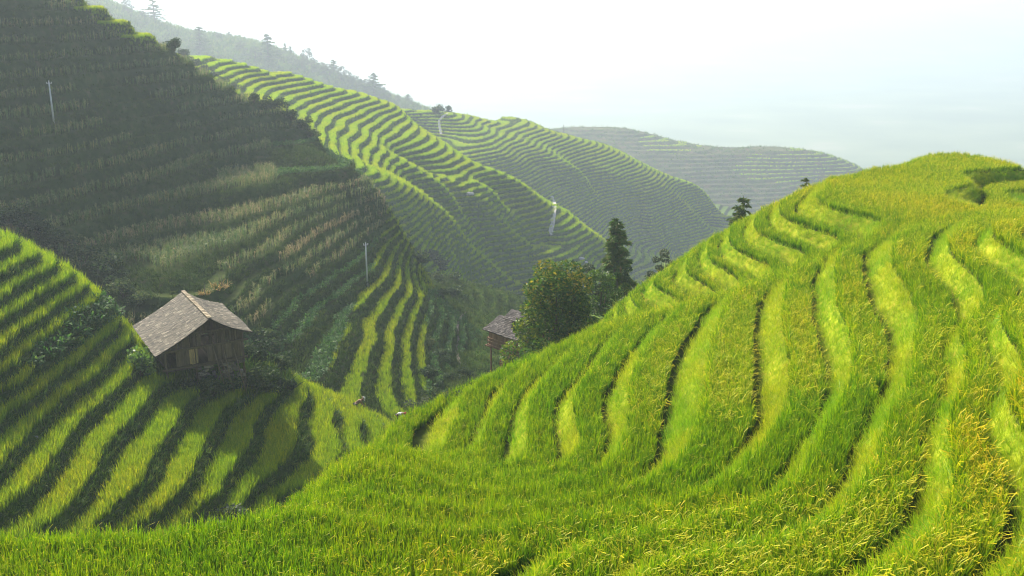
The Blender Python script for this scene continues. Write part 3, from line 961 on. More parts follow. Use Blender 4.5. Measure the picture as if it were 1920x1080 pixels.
ptsG = cat_pts(field_points(hillA, .15 / D, (-33, 33), (14, 35), (.65, 1.0), 1.0), field_points(hillA, .2 / D, (-20, 31), (35, 90), (.65, 1.0), 1.0))
lay('bank_grass', ptsG, cG, 4, 'short pale yellow grass on the banks between the near rice terraces', 'grass', (.7, 1.35), .3)

# terraces round the hut: rice, a bean plot, weedy banks
def bean_zone(P):
    u, v = pix(P)
    a = (u > 55) & (u < 245) & (v > 545) & (v < 700) & (np.abs((v - 640) + 0.78 * (u - 130)) < 34)
    return a
def hut_zone(P):
    u, v = pix(P)
    return ((u > 285) & (u < 545) & (v > 560) & (v < 745) & (v < 742 - 0.0 * u)) & ~((u < 330) & (v > 715))
pB = field_points(hillB, .24 / D, (-31, -5), (50, 100), (.0, .61), 1.2, mask=lambda X, Y, Z, f, k: ~bean_zone(np.stack([X, Y, Z], -1)) & ~hut_zone(np.stack([X, Y, Z], -1)))
lay('terrace_rice', pB, cB, 5, 'green rice on the stepped terraces below the old hut', 'rice', (.8, 1.15), .1)
pB2 = field_points(hillB, .3 / D, (-31, -5), (50, 105), (.63, 1.0), 1.2)
lay('bank_weeds', pB2, cW, 5, 'dark green weeds on the banks of the lower left terraces', 'weeds', (.7, 1.2), .3)
pB3 = field_points(hillB, .38, (-31, -10), (55, 100), (.05, 1.0), 1.2, mask=lambda X, Y, Z, f, k: bean_zone(np.stack([X, Y, Z], -1)))
lay('bean_plot', pB3, cV, 4, 'leafy bean plants in a strip across the lower left terraces', 'bean plants', (.8, 1.5), .2)
pB4 = field_points(hillB, .34, (-24, -8), (55, 105), (.0, 1.0), 1.2, mask=lambda X, Y, Z, f, k: hut_zone(np.stack([X, Y, Z], -1)))
lay('hut_weeds', pB4, cW, 5, 'dark tangled weeds on the knoll round the old hut', 'weeds', (1.0, 1.9), .3)

# shaded slope
def c_rice(P):
    u, v = pix(P)
    foot = (u > 585 + (770 - v) * 0.42) & (u < 800) & (v > 545)
    tongue = (vnoise(P[:, 0], P[:, 1], 6, 77) > -.2) & (v < 340) & (v > 262) & (u > 500 + (v - 262) * 0.2) & (u > 505)
    side = (u > 690) & (v > 395) & (v < 545) & (u > 690 + (545 - v) * 0.25)
    crest = (u > 110) & (u < 335) & (v < 90) & (v < 12 + (u - 130) * 0.62)
    return foot | side | crest
def c_bean(P):
    u, v = pix(P)
    tongue = (v < 340) & (v > 262) & (u > 505 + (v - 262) * 0.2)  # bean plants replace rice here, their darker leaves imitating shade
    return ((v - 620) + 0.72 * (u - 600) > -95) & (v > 342) | tongue
mk = lambda fn, inv=False: (lambda X, Y, Z, f, k: (~fn(np.stack([X, Y, Z], -1)) if inv else fn(np.stack([X, Y, Z], -1))))
allC = (-31, 0)
def c_rice_rows(X, Y, Z, f, k):
    P = np.stack([X, Y, Z], -1); u, v = pix(P)
    thin = (v < 345) & (v > 255) & (u > 480)
    return c_rice(P) & (~thin | (f < .26))
pC1 = field_points(hillC, .34 / D, allC, (60, 200), (.0, .52), 1.2, mask=c_rice_rows)
lay('slope_rice', pC1, cB, 5, 'shaded and sunlit rice in rows at the foot and crest of the maize slope', 'rice', (.6, .85), .1)
pC1b = field_points(hillC, .4 / D, allC, (140, 185), (.5, 1.0), 1.2, mask=lambda X, Y, Z, f, k: c_rice(np.stack([X, Y, Z], -1)) & (pix(np.stack([X, Y, Z], -1))[1] < 100))
lay('crest_rice', pC1b, cB, 5, 'bright rice on the small terraces along the top left crest', 'rice', (.6, .85), .1)
pC2 = field_points(hillC, .45 / D, allC, (85, 200), (.03, .50), 1.8, mask=lambda X, Y, Z, f, k: ~c_rice(np.stack([X, Y, Z], -1)) & ~c_bean(np.stack([X, Y, Z], -1)) & (vnoise(X, Y, 11, 31) + .5 * (hash2(k.astype(int), 0 * k.astype(int), 9) - .5) > -.25))
def lay_maize(pts):
    P, f, k = pts
    n = len(P); u, v = pix(P)
    strips = np.exp(-(((v - 447) + 0.57 * (u - 590)) / 13) ** 2) + .8 * np.exp(-(((v - 478) + 0.57 * (u - 590)) / 9) ** 2)
    strips = strips * (u > 400)
    kk = k.astype(int)
    dry = np.clip(.20 + .75 * strips + .9 * (hash2(kk, 0 * kk, 5) - .62) + .5 * vnoise(P[:, 0], P[:, 1], 16, 2), .03, .95)
    ix = np.where(rng.uniform(0, 1, n) < dry, rng.integers(5, 8, n), rng.integers(0, 5, n))
    sc_ = rng.uniform(.45, .82, n) * (.85 + .35 * hash2(kk, 0 * kk, 15))
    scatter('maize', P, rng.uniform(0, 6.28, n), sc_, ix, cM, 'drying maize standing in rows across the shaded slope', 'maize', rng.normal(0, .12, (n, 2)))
lay_maize(pC2)
pC3 = field_points(hillC, .42 / D, allC, (60, 200), (.06, .42), 1.2, mask=lambda X, Y, Z, f, k: ~c_rice(np.stack([X, Y, Z], -1)) & c_bean(np.stack([X, Y, Z], -1)))
lay('vegetable_rows', pC3, cV, 4, 'low leafy vegetables in rows on the lower shaded slope', 'vegetables', (.65, 1.15), .2)
pC4 = field_points(hillC, .55 / D, allC, (60, 200), (.48, 1.0), 1.2)
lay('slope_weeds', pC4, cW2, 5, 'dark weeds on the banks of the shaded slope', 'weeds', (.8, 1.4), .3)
pV = field_points(hillV, .5 / D, (-8, 10), (92, 200), (.0, .6), 1.2, mask=lambda X, Y, Z, f, k: pix(np.stack([X, Y, Z], -1))[0] > 872)
lay('gully_rice', pV, cW, 5, 'dull green grassy plots in the bottom of the gully', 'grass', (.6, 1.0), .15)
pV2 = field_points(hillV, .5 / D, (-8, 10), (92, 200), (.0, 1.0), 1.2, mask=lambda X, Y, Z, f, k: (f > .55) | (pix(np.stack([X, Y, Z], -1))[0] < 876))
lay('gully_weeds', pV2, cW2, 5, 'dark weeds on the banks in the bottom of the gully', 'weeds', (1.0, 1.9), .3)

# sunlit ridge, next spur, hazy far spur
pE = field_points(hillE, .55 / D, (-26, 7), (170, 385), (.0, .58), 1.2)
lay('ridge_rice', pE, cE, 5, 'bright rice on the curving terraces of the sunlit middle ridge', 'rice', (.75, 1.1), .08)
pE2 = field_points(hillE, .8 / D, (-26, 7), (170, 385), (.60, 1.0), 1.2)
lay('ridge_weeds', pE2, cW, 5, 'dark grass on the banks of the sunlit middle ridge', 'grass', (1.0, 1.8), .3)
pF = field_points(hillF, .75 / D, (-9, 15), (285, 650), (.0, .58), 1.2)
lay('spur_rice', pF, cE, 5, 'rice on the terraces of the next spur, paler in the haze', 'rice', (.8, 1.25), .08)
pF2 = field_points(hillF, 1.15 / D, (-9, 15), (285, 650), (.60, 1.0), 1.2)
lay('spur_weeds', pF2, cW, 5, 'dark grass on the banks of the next spur', 'grass', (1.5, 2.6), .3)
pG2 = field_points(hillG, 2.0 / D, (0, 22), (700, 1020), (.0, .5), 1.5, mask=lambda X, Y, Z, f, k: (vnoise(X, Y, 70, 4) + .012 * (Z + 95) + .3 * vnoise(X, Y, 15, 6) + .003 * (X - 200) > -.3))
lay('far_spur_rice', pG2, cE, 5, 'pale crops on the hazy farthest terraced spur', 'crops', (1.1, 1.7), .1)
pG3 = field_points(hillG, 2.6 / D, (0, 22), (700, 1020), (.0, 1.0), 1.5, mask=lambda X, Y, Z, f, k: rng.uniform(0, 1, len(X)) < np.where(f > .5, .9, .08 + .5 * (vnoise(X, Y, 60, 12) > .1)))
lay('far_spur_scrub', pG3, cW, 5, 'brownish scrub on the hazy farthest spur', 'scrub', (2.0, 4.2), .3)
pH2 = field_points(hillH, 3.6 / D, (-30, 0), (660, 1000), (.0, 1.0), 2.0)
lay('hill_scrub', pH2, cW, 5, 'misty scrub covering the wooded hill at the back', 'scrub', (3.5, 9.5), .3)

# ================================================================== things
def thing(name, label, cat, loc=(0, 0, 0), rz=0.0, group=None, scale=None):
    o = bpy.data.objects.new(name, None); COL.objects.link(o)
    o.empty_display_size = 0.3
    o.location = loc; o.rotation_euler = (0, 0, rz)
    if scale is not None:
        o.scale = scale if hasattr(scale, '__len__') else (scale,) * 3
    o['label'] = label; o['category'] = cat
    if group:
        o['group'] = group
    return o


def part(name, me, parent, label=None):
    o = bpy.data.objects.new(name, me); COL.objects.link(o); o.parent = parent
    if label:
        o['label'] = label
    return o


def dup(root, loc, rz, label, scale=None, group=None):
    r = root.copy(); COL.objects.link(r)
    r.location = loc; r.rotation_euler = (0, 0, rz); r['label'] = label
    if scale is not None:
        r.scale = scale if hasattr(scale, '__len__') else (scale,) * 3
    if group:
        r['group'] = group
    elif 'group' in r:
        del r['group']
    for ch in list(root.children):
        c = ch.copy(); COL.objects.link(c); c.parent = r
        for gch in list(ch.children):
            d = gch.copy(); COL.objects.link(d); d.parent = c
    return r


class MB:
    """collects shapes into one mesh"""
    def __init__(self):
        self.v, self.f, self.t = [], [], []

    def add(self, verts, faces, tint=0.5):
        o = len(self.v)
        self.v += [tuple(p) for p in verts]
        self.f += [tuple(i + o for i in q) for q in faces]
        self.t += [tint] * len(verts)

    def box(self, c, size, M=None, tint=0.5):
        x, y, z = (s / 2 for s in size)
        P = [Vector((sx * x, sy * y, sz * z)) for sz in (-1, 1) for sy in (-1, 1) for sx in (-1, 1)]
        if M is not None:
            P = [M @ p for p in P]
        P = [p + Vector(c) for p in P]
        self.add(P, [(0, 2, 3, 1), (4, 5, 7, 6), (0, 1, 5, 4), (2, 6, 7, 3), (0, 4, 6, 2), (1, 3, 7, 5)], tint)

    def bar(self, a, b, w, h=None, tint=0.5):
        a, b = Vector(a), Vector(b); d = b - a
        M = d.to_track_quat('X', 'Z').to_matrix()
        self.box((a + b) / 2, (d.length, w, h or w), M, tint)

    def tube(self, pts, rad, n=7, tint=0.5, cap=True):
        pts = [Vector(p) for p in pts]
        rings = []
        for i, p in enumerate(pts):
            d = (pts[min(i + 1, len(pts) - 1)] - pts[max(i - 1, 0)]).normalized()
            q = d.to_track_quat('Z', 'Y').to_matrix()
            rings.append([p + q @ Vector((math.cos(2 * math.pi * k / n) * rad[i], math.sin(2 * math.pi * k / n) * rad[i], 0)) for k in range(n)])
        v = [p for r in rings for p in r]
        f = [(i * n + k, i * n + (k + 1) % n, (i + 1) * n + (k + 1) % n, (i + 1) * n + k) for i in range(len(pts) - 1) for k in range(n)]
        if cap:
            f.append(tuple(reversed(range(n)))); f.append(tuple(range((len(pts) - 1) * n, len(pts) * n)))
        self.add(v, f, tint)

    def mesh(self, name, mat, smooth=False):
        me = bpy.data.meshes.new(name)
        me.from_pydata(self.v, [], self.f)
        me.materials.append(mat)
        a = me.attributes.new('tint', 'FLOAT', 'POINT'); a.data.foreach_set('value', np.array(self.t, np.float32))
        if smooth:
            me.polygons.foreach_set('use_smooth', np.ones(len(self.f), bool))
        me.update()
        return me


def tint_mat(name, stops, rough=0.85, nscale=9.0, namp=0.35, stretch=(1, 1, 1), bump=0.25):
    """colour from the tint value of each piece, broken up by noise"""
    m, nt, out = new_mat(name)
    at = N(nt, 'ShaderNodeAttribute', attribute_name='tint')
    tc = N(nt, 'ShaderNodeTexCoord'); mp = N(nt, 'ShaderNodeMapping'); mp.inputs['Scale'].default_value = stretch
    no = N(nt, 'ShaderNodeTexNoise'); no.inputs['Scale'].default_value = nscale; no.inputs['Detail'].default_value = 6
    nt.links.new(tc.outputs['Object'], mp.inputs[0]); nt.links.new(mp.outputs[0], no.inputs['Vector'])
    sub = N(nt, 'ShaderNodeMath', operation='SUBTRACT'); sub.inputs[1].default_value = 0.5; nt.links.new(no.outputs[0], sub.inputs[0])
    ma = N(nt, 'ShaderNodeMath', operation='MULTIPLY_ADD'); ma.inputs[1].default_value = namp * 2
    nt.links.new(sub.outputs[0], ma.inputs[0]); nt.links.new(at.outputs['Fac'], ma.inputs[2])
    r = ramp(nt, stops); nt.links.new(ma.outputs[0], r.inputs[0])
    b = N(nt, 'ShaderNodeBsdfPrincipled'); b.inputs['Roughness'].default_value = rough; b.inputs['Specular IOR Level'].default_value = 0.25
    nt.links.new(r.outputs[0], b.inputs['Base Color'])
    bp = N(nt, 'ShaderNodeBump'); bp.inputs['Strength'].default_value = bump; bp.inputs['Distance'].default_value = 0.02
    nt.links.new(no.outputs[0], bp.inputs['Height']); nt.links.new(bp.outputs[0], b.inputs['Normal'])
    nt.links.new(b.outputs[0], out.inputs[0])
    return m


M_TILE = tint_mat('weathered_tile', [(0.0, (0.03, 0.025, 0.017)), (0.4, (0.08, 0.069, 0.045)), (0.75, (0.12, 0.102, 0.066)), (1.0, (0.24, 0.205, 0.14))], namp=.4)
M_TILE2 = tint_mat('dark_tile', [(0.0, (0.025, 0.022, 0.02)), (0.4, (0.065, 0.055, 0.05)), (0.75, (0.11, 0.095, 0.085)), (1.0, (0.2, 0.18, 0.16))])
M_PLANK = tint_mat('old_plank', [(0.0, (0.03, 0.022, 0.015)), (0.45, (0.11, 0.08, 0.05)), (0.8, (0.2, 0.15, 0.09)), (1.0, (0.42, 0.28, 0.10))], stretch=(3, 3, .5), nscale=5)
M_PLANK2 = tint_mat('red_brown_plank', [(0.0, (0.06, 0.03, 0.018)), (0.5, (0.20, 0.105, 0.055)), (1.0, (0.36, 0.22, 0.12))], stretch=(3, 3, .5), nscale=5)  # wood lightened in colour for sunlight that never reaches the wall
M_RIDGECAP = tint_mat('ridge_tile', [(0.0, (0.16, 0.12, 0.07)), (0.6, (0.28, 0.22, 0.13)), (1.0, (0.4, 0.32, 0.2))])
M_STONE = tint_mat('rubble_stone', [(0.0, (0.06, 0.055, 0.045)), (0.5, (0.15, 0.13, 0.105)), (1.0, (0.3, 0.26, 0.2))], nscale=4)
M_CONC = tint_mat('pole_concrete', [(0.0, (0.3, 0.3, 0.29)), (0.5, (0.42, 0.42, 0.40)), (1.0, (0.6, 0.6, 0.58))], nscale=3)
M_BARK = tint_mat('bark', [(0.0, (0.03, 0.022, 0.015)), (0.5, (0.08, 0.06, 0.042)), (1.0, (0.15, 0.12, 0.09))], stretch=(2, 2, .4), nscale=6)
M_LOG = tint_mat('split_wood', [(0.0, (0.15, 0.07, 0.03)), (0.5, (0.38, 0.20, 0.09)), (1.0, (0.6, 0.4, 0.22))], nscale=8)
M_PATH = surf_mat('path_stone', [(0.3, (0.32, 0.29, 0.25)), (0.6, (0.48, 0.45, 0.40)), (0.75, (0.56, 0.53, 0.47))], scale=(1.5, 1.5, 1.5), rough=.9)
M_EARTH = surf_mat('trodden_earth', [(0.3, (0.12, 0.10, 0.075)), (0.7, (0.24, 0.2, 0.16))], scale=(2, 2, 2), rough=.95)
M_ROCK = surf_mat('rock_face', [(0.3, (0.22, 0.2, 0.17)), (0.6, (0.42, 0.39, 0.35)), (0.8, (0.52, 0.49, 0.45))], scale=(1.2, 1.2, 1.2), rough=.95, bump=.6)


def on_ray(u, R, hill=None):
    """ground point at survey bearing u and plan distance R"""
    d = ray(u, 540); k = R / math.hypot(d[0], d[1])
    x, y = d[0] * k, d[1] * k
    return Vector((x, y, ground_at(x, y, hill)))


def z_at(u, v, R):
    d = ray(u, v)
    return d[2] * R / math.hypot(d[0], d[1])


# ------------------------------------------------------------------ the old hut
def shingles(mb, o, ax, dn, L, W, nrm, sag=0.0, rw=0.20, rh=0.27, seed=1):
    """staggered tiles on a sloping rectangle: origin o on the ridge, ax along the ridge, dn down the slope"""
    r_ = random.Random(seed)
    nrow, ncol = int(W / rh), int(L / rw)
    for i in range(nrow):
        for j in range(-1, ncol + 1):
            a0 = (j + (i % 2) * .5 + r_.uniform(-.1, .1)) * rw
            a1 = min(L, a0 + rw * r_.uniform(.85, 1.02)); a0 = max(0, a0)
            if a1 - a0 < .04:
                continue
            b0 = i * rh + r_.uniform(-.03, .03); b1 = min(W + .06, b0 + rh * r_.uniform(1.15, 1.4))
            b0 = max(0, b0)
            h0, h1 = .012 + r_.uniform(0, .008), .04 + r_.uniform(0, .03)
            def P(a, b, h):
                return o + ax * a + dn * b + nrm * (h - sag * math.sin(math.pi * b / W) - .05 * math.sin(a * .9 + seed) * (b / W))
            t_ = min(1, max(0, r_.gauss(.5, .26)))
            q = [P(a0, b0, h0), P(a1, b0, h0), P(a1, b1, h1), P(a0, b1, h1), P(a0, b1, h1 - .03), P(a1, b1, h1 - .03)]
            mb.add(q, [(0, 3, 2, 1), (3, 4, 5, 2)], t_)


def deck(mb, o, ax, dn, L, W, nrm, sag, th=.07, seed=1, tint=.1):
    nb, na = 6, 8
    top, bot = [], []
    for i in range(nb + 1):
        for j in range(na + 1):
            a, b = L * j / na, W * i / nb
            p = o + ax * a + dn * b - nrm * (sag * math.sin(math.pi * b / W) + .05 * math.sin(a * .9 + seed) * (b / W))
            top.append(p); bot.append(p - nrm * th)
    n = (nb + 1) * (na + 1)
    f = []
    for i in range(nb):
        for j in range(na):
            k = i * (na + 1) + j
            f.append((k, k + na + 1, k + na + 2, k + 1)); f.append((n + k, n + k + 1, n + k + na + 2, n + k + na + 1))
    for i in range(nb):
        for j in (0, na):
            k = i * (na + 1) + j
            f.append((k, n + k, n + k + na + 1, k + na + 1) if j == 0 else (k, k + na + 1, n + k + na + 1, n + k))
    for j in range(na):
        k = j; f.append((k, k + 1, n + k + 1, n + k))
        k = nb * (na + 1) + j; f.append((k, n + k, n + k + 1, k + 1))
    mb.add(top + bot, f, tint)


def planks(mb, a, b, z0, z1, top=None, w=.2, gap=.02, th=.035, seed=3, tint=(.25, .6), skip=()):
    """vertical boards from a to b (plan points); top(s) gives the board top at fraction s"""
    r_ = random.Random(seed)
    a, b = Vector((a[0], a[1], 0)), Vector((b[0], b[1], 0)); d = b - a; L = d.length; d.normalize()
    ang = math.atan2(d.y, d.x); M = Matrix.Rotation(ang, 3, 'Z')
    s = 0.0; k = 0
    while s < L - .05:
        ww = min(w * r_.uniform(.75, 1.25), L - s)
        mid = (s + ww / 2)
        zt = top(mid / L) if top else z1
        zb = z0 + r_.uniform(-.05, .05)
        if not any(x0 < mid / L < x1 for x0, x1 in skip) and zt > zb + .05:
            mb.box(a + d * mid + Vector((0, 0, (zb + zt) / 2)) + Vector((-d.y, d.x, 0)) * r_.uniform(-.01, .01), (ww - gap, th, zt - zb), M, r_.uniform(*tint))
        s += ww; k += 1


def build_hut():
    X = Vector((-.509, .861, 0)); Yv = Vector((.861, .509, 0)); Z = Vector((0, 0, 1))
    near = Vector((-22.2, 70.3, -22.5))
    base = near + X * 4.1
    g = ground_at(base.x, base.y, hillB)
    root = thing('wooden_hut', 'old wooden hut with a large grey brown tiled roof beside the lower left terraces', 'hut', (base.x, base.y, g))
    off = Vector((base.x, base.y, g))
    W2 = lambda p: Vector(p) - off
    rz = -22.5
    # roof
    lw, ld, rw_, rd = 4.1, 2.2, 3.1, 1.5
    dl = (-Yv * lw - Z * ld); WL = dl.length; dl.normalize(); nl = Vector((-Yv * ld + Z * lw)).normalized()
    dr = (Yv * rw_ - Z * rd); WR = dr.length; dr.normalize(); nr = Vector((Yv * rd + Z * rw_)).normalized()
    L = 8.3
    o0 = W2(near - X * .05)
    mb = MB(); deck(mb, o0, X, dl, L, WL, nl, .10, seed=1); shingles(mb, o0, X, dl, L, WL, nl, .10, seed=1)
    part('roof_slope', mb.mesh('roof_slope', M_TILE), root, 'broad sunlit left roof slope')
    mb = MB(); deck(mb, o0, X, dr, L, WR, nr, .16, seed=2); shingles(mb, o0, X, dr, L, WR, nr, .16, seed=2)
    part('roof_slope', mb.mesh('roof_slope', M_TILE), root, 'shorter right roof slope')
    mb = MB()
    r_ = random.Random(5)
    for i in range(30):
        p = o0 + X * (L * (i + .5) / 30) + Z * (.09 + .012 * math.sin(i * 2.1))
        mb.box(p, (L / 30 * 1.12, .30, .055), Matrix.Rotation(math.atan2(X.y, X.x), 3, 'Z') @ Matrix.Rotation(.06, 3, 'Y'), r_.uniform(.3, .9))
    part('ridge_cap', mb.mesh('ridge_cap', M_RIDGECAP), root)
    # frame: inner rectangle of the building
    ya, yb = -3.25, 2.45
    x0, x1 = .75, 7.5
    def at(x, y, z):
        return W2(near + X * x + Yv * y + Z * (z - rz))
    def roofz(y):
        return rz - (-y) * ld / lw - .18 if y < 0 else rz - y * rd / rw_ - .18
    floor = -26.15
    for x in (x0, (x0 + x1) / 2, x1):
        for y in (ya, -1.1, .9, yb):
            mb = MB()
            gp = near + X * x + Yv * y
            gz = ground_at(gp.x, gp.y, hillB) - .3
            mb.tube([at(x, y, gz), at(x, y, roofz(y) - .02)], [.10, .085], 8, .35)
            part('post', mb.mesh('post', M_PLANK, True), root)
    mb = MB()
    for x in (x0, x1):
        mb.bar(at(x - .12, ya - .3, floor + .02), at(x - .12, yb + .3, floor + .02), .12, .16, .3)
        mb.bar(at(x - .12, ya - .4, -24.75), at(x - .12, yb + .4, -24.75), .12, .14, .35)
        mb.bar(at(x - .12, -1.9, -23.65), at(x - .12, 1.6, -23.65), .1, .12, .3)
    for y in (ya, yb):
        mb.bar(at(x0 - .5, y, roofz(y) - .12), at(x1 + .6, y, roofz(y) - .12), .12, .14, .3)
    part('beam', mb.mesh('beam', M_PLANK), root)
    mb = MB()
    for i in range(34):
        yy = ya + (yb - ya) * (i + .5) / 34
        mb.box(at((x0 + x1) / 2, yy, floor - .09), (x1 - x0 + .5, (yb - ya) / 34 - .012, .05), Matrix.Rotation(math.atan2(X.y, X.x), 3, 'Z'), random.uniform(.15, .5))
    part('floor', mb.mesh('floor', M_PLANK), root)
    def pl(x, y):
        p = near + X * x + Yv * y - off
        return (p.x, p.y)
    H = lambda s: roofz(ya + (yb - ya) * s) - off.z - .03
    for s0, s1 in ((.13, .42), (.53, 1.0)):
        mb = MB()
        planks(mb, pl(x0, ya + (yb - ya) * s0), pl(x0, ya + (yb - ya) * s1), floor - off.z + .1, 0, lambda s: -24.82 - off.z, seed=3, tint=(.2, .55))
        part('gable_wall', mb.mesh('gable_wall', M_PLANK), root)
    mb = MB()
    planks(mb, pl(x0, ya), pl(x0, yb), -24.68 - off.z, 0, H, seed=4, w=.26, gap=.05, skip=((.47, .495), (.53, .56), (.60, .625)), tint=(.1, .4))
    part('gable_boards', mb.mesh('gable_boards', M_PLANK), root)
    mb = MB()
    planks(mb, pl(x0 - .05, ya + (yb - ya) * .30), pl(x0 - .05, ya + (yb - ya) * .415), floor - off.z + .12, 0, lambda s: -24.85 - off.z, seed=8, w=.17, tint=(.85, 1.0))
    part('door_panel', mb.mesh('door_panel', M_PLANK), root, 'yellowish new boards in the gable wall')
    for (xa, yaa, xb, ybb, sd) in ((x0, ya, x1, ya, 5), (x0, yb, x1, yb, 6), (x1, ya, x1, yb, 7)):
        mb = MB()
        zz = (roofz(yaa) - off.z - .05)
        planks(mb, pl(xa, yaa), pl(xb, ybb), floor - off.z + .1, 0, (lambda s, z_=zz: z_) if yaa == ybb else H, seed=sd, tint=(.15, .5))
        part('side_wall' if yaa == ybb else 'back_wall', mb.mesh('side_wall', M_PLANK), root)
    # rubble footing under the right half
    mb = MB(); r_ = random.Random(9)
    for i in range(120):
        y = r_.uniform(-.9, yb + .1); z = r_.uniform(0, 1)
        p = near + X * (x0 + r_.uniform(-.12, .25)) + Yv * y
        gz = ground_at(p.x, p.y, hillB)
        zz = gz - .2 + z * max(.2, (floor - .2) - gz + .2)
        mb.box(at(x0 + r_.uniform(-.1, .2), y, zz), (r_.uniform(.2, .5), r_.uniform(.2, .45), r_.uniform(.12, .25)), Matrix.Rotation(r_.uniform(0, 3), 3, 'Z'), r_.uniform(0, .8))
    part('stone_footing', mb.mesh('stone_footing', M_STONE), root)
    for k, (ya_, yb_) in enumerate(((.6, 1.5), (1.0, 1.3), (1.7, 2.3), (.2, .9))):
        mb = MB()
        p = near + X * (x0 - .9) + Yv * yb_
        mb.tube([W2(Vector((p.x, p.y, ground_at(p.x, p.y, hillB) - .1))), at(x0 - .16, ya_, floor + .5 + .2 * k)], [.045, .04], 6, .6)
        part('prop_pole', mb.mesh('prop_pole', M_PLANK, True), root)
    return root


hut = build_hut()


def build_stilt_hut():
    E0 = Vector((-2.8, 90.2, -29.96)); A_ = Vector((.72, -.69, 0)).normalized(); B_ = Vector((.69, .72, 0)).normalized(); Z = Vector((0, 0, 1))
    c = E0 + A_ * 2.6 + B_ * 2.0
    g = ground_at(c.x, c.y)
    off = Vector((c.x, c.y, g))
    root = thing('stilt_hut', 'small red brown wooden hut on stilts half hidden behind the round tree', 'hut', off)
    P = lambda a, b, z: E0 + A_ * a + B_ * b + Z * (z - E0.z) - off
    z0 = E0.z
    rise, dep = .92, 2.3
    L = 5.4
    for (oo, dn, sd, lab) in ((P(0.0, dep, z0 + rise), (-B_ * dep - Z * rise), 11, 'front roof slope over the planked wall'), (P(0.0, dep, z0 + rise), (B_ * dep - Z * rise), 12, None)):
        Wd = dn.length; d = dn.normalized()
        nrm = (A_.cross(d)).normalized()
        if nrm.z < 0:
            nrm = -nrm
        mb = MB(); deck(mb, oo, A_, d, L, Wd, nrm, .05, .06, sd); shingles(mb, oo, A_, d, L, Wd, nrm, .05, .18, .22, sd)
        part('roof_slope', mb.mesh('roof_slope', M_TILE2), root, lab)
    # raised roof over the back half; dark panel painted as shade in its open gable
    mb = MB()
    r0 = P(1.35, 2.6, z0 + 1.75)
    for dn in ((-A_ * .0 - B_ * 1.25 - Z * .62), (B_ * 1.25 - Z * .62)):
        Wd = dn.length; d = dn.normalized(); nrm = A_.cross(d).normalized()
        if nrm.z < 0:
            nrm = -nrm
        deck(mb, r0, A_, d, 3.6, Wd, nrm, .02, .06, 3); shingles(mb, r0, A_, d, 3.6, Wd, nrm, .02, .18, .22, 21)
    part('upper_roof', mb.mesh('upper_roof', M_TILE2), root)
    mb = MB()
    mb.add([P(1.5, 1.42, z0 + 1.12), P(1.5, 3.8, z0 + 1.12), P(1.5, 2.6, z0 + 1.68), P(1.56, 1.42, z0 + 1.12), P(1.56, 3.8, z0 + 1.12), P(1.56, 2.6, z0 + 1.68)],
           [(0, 1, 2), (3, 5, 4), (0, 2, 5, 3), (1, 4, 5, 2)], .05)  # solid dark triangle stands in for shade inside the opening
    part('gable_shade', mb.mesh('gable_shade', M_PLANK2), root)
    wf, wt = z0 - 1.45, z0 - .12
    corners = [(.55, .35), (4.9, .35), (4.9, 4.1), (.55, 4.1)]
    for i in range(4):
        a, b = corners[i], corners[(i + 1) % 4]
        mb = MB(); pa, pb = P(a[0], a[1], 0), P(b[0], b[1], 0)
        planks(mb, (pa.x, pa.y), (pb.x, pb.y), wf - off.z, 0, lambda s: wt - off.z + (.25 if i % 2 else .1), seed=30 + i, w=.22, tint=(.3, .8))
        part('wall', mb.mesh('wall', M_PLANK2), root)
    mb = MB()
    for z in (wf + .05, wf + .42, wf + .72):
        mb.bar(P(.4, .22, z), P(5.0, .22, z), .07, .09, .8)
        mb.bar(P(.42, .2, z), P(.42, 4.0, z), .07, .09, .7)
    for a in (.5, 1.2, 1.9, 2.6, 3.3, 4.0, 4.8):
        mb.bar(P(a, .2, wf), P(a, .2, wf + .8), .06, .06, .7)
    part('railing', mb.mesh('railing', M_PLANK2), root)
    mb = MB(); mb.box(P(2.7, 2.2, wf - .05), (4.9, 4.3, .09), Matrix.Rotation(math.atan2(A_.y, A_.x), 3, 'Z'), .3)
    part('floor', mb.mesh('floor', M_PLANK2), root)
    for a in (.7, 2.0, 3.4, 4.7):
        for b in (.45, 4.0):
            mb = MB(); p = E0 + A_ * a + B_ * b
            mb.tube([P(a, b, min(ground_at(p.x, p.y) - .3, wf - .5)), P(a, b, wt)], [.09, .08], 7, .2)
            part('stilt', mb.mesh('stilt', M_PLANK2, True), root)
    # stacked firewood under the floor
    w = E0 + A_ * 2.75 + B_ * .7
    gz = min(ground_at(w.x, w.y), wf - .8)
    fw = thing('firewood_stack', 'stack of orange brown split firewood under the stilt hut', 'firewood', (w.x, w.y, gz))
    mb = MB(); r_ = random.Random(3)
    nl = int((wf - .15 - gz) / .15)
    for j in range(max(3, nl)):
        for i in range(9):
            p = A_ * (i * .17 - .7 + r_.uniform(-.02, .02)) + Z * (j * .15 + .08)
            mb.tube([p - B_ * .4 + B_ * r_.uniform(-.05, .05), p + B_ * .4], [.075 * r_.uniform(.8, 1.1)] * 2, 6, r_.uniform(.2, 1))
    me = mb.mesh('logs', M_LOG)
    part('logs', me, fw)
    return root


build_stilt_hut()

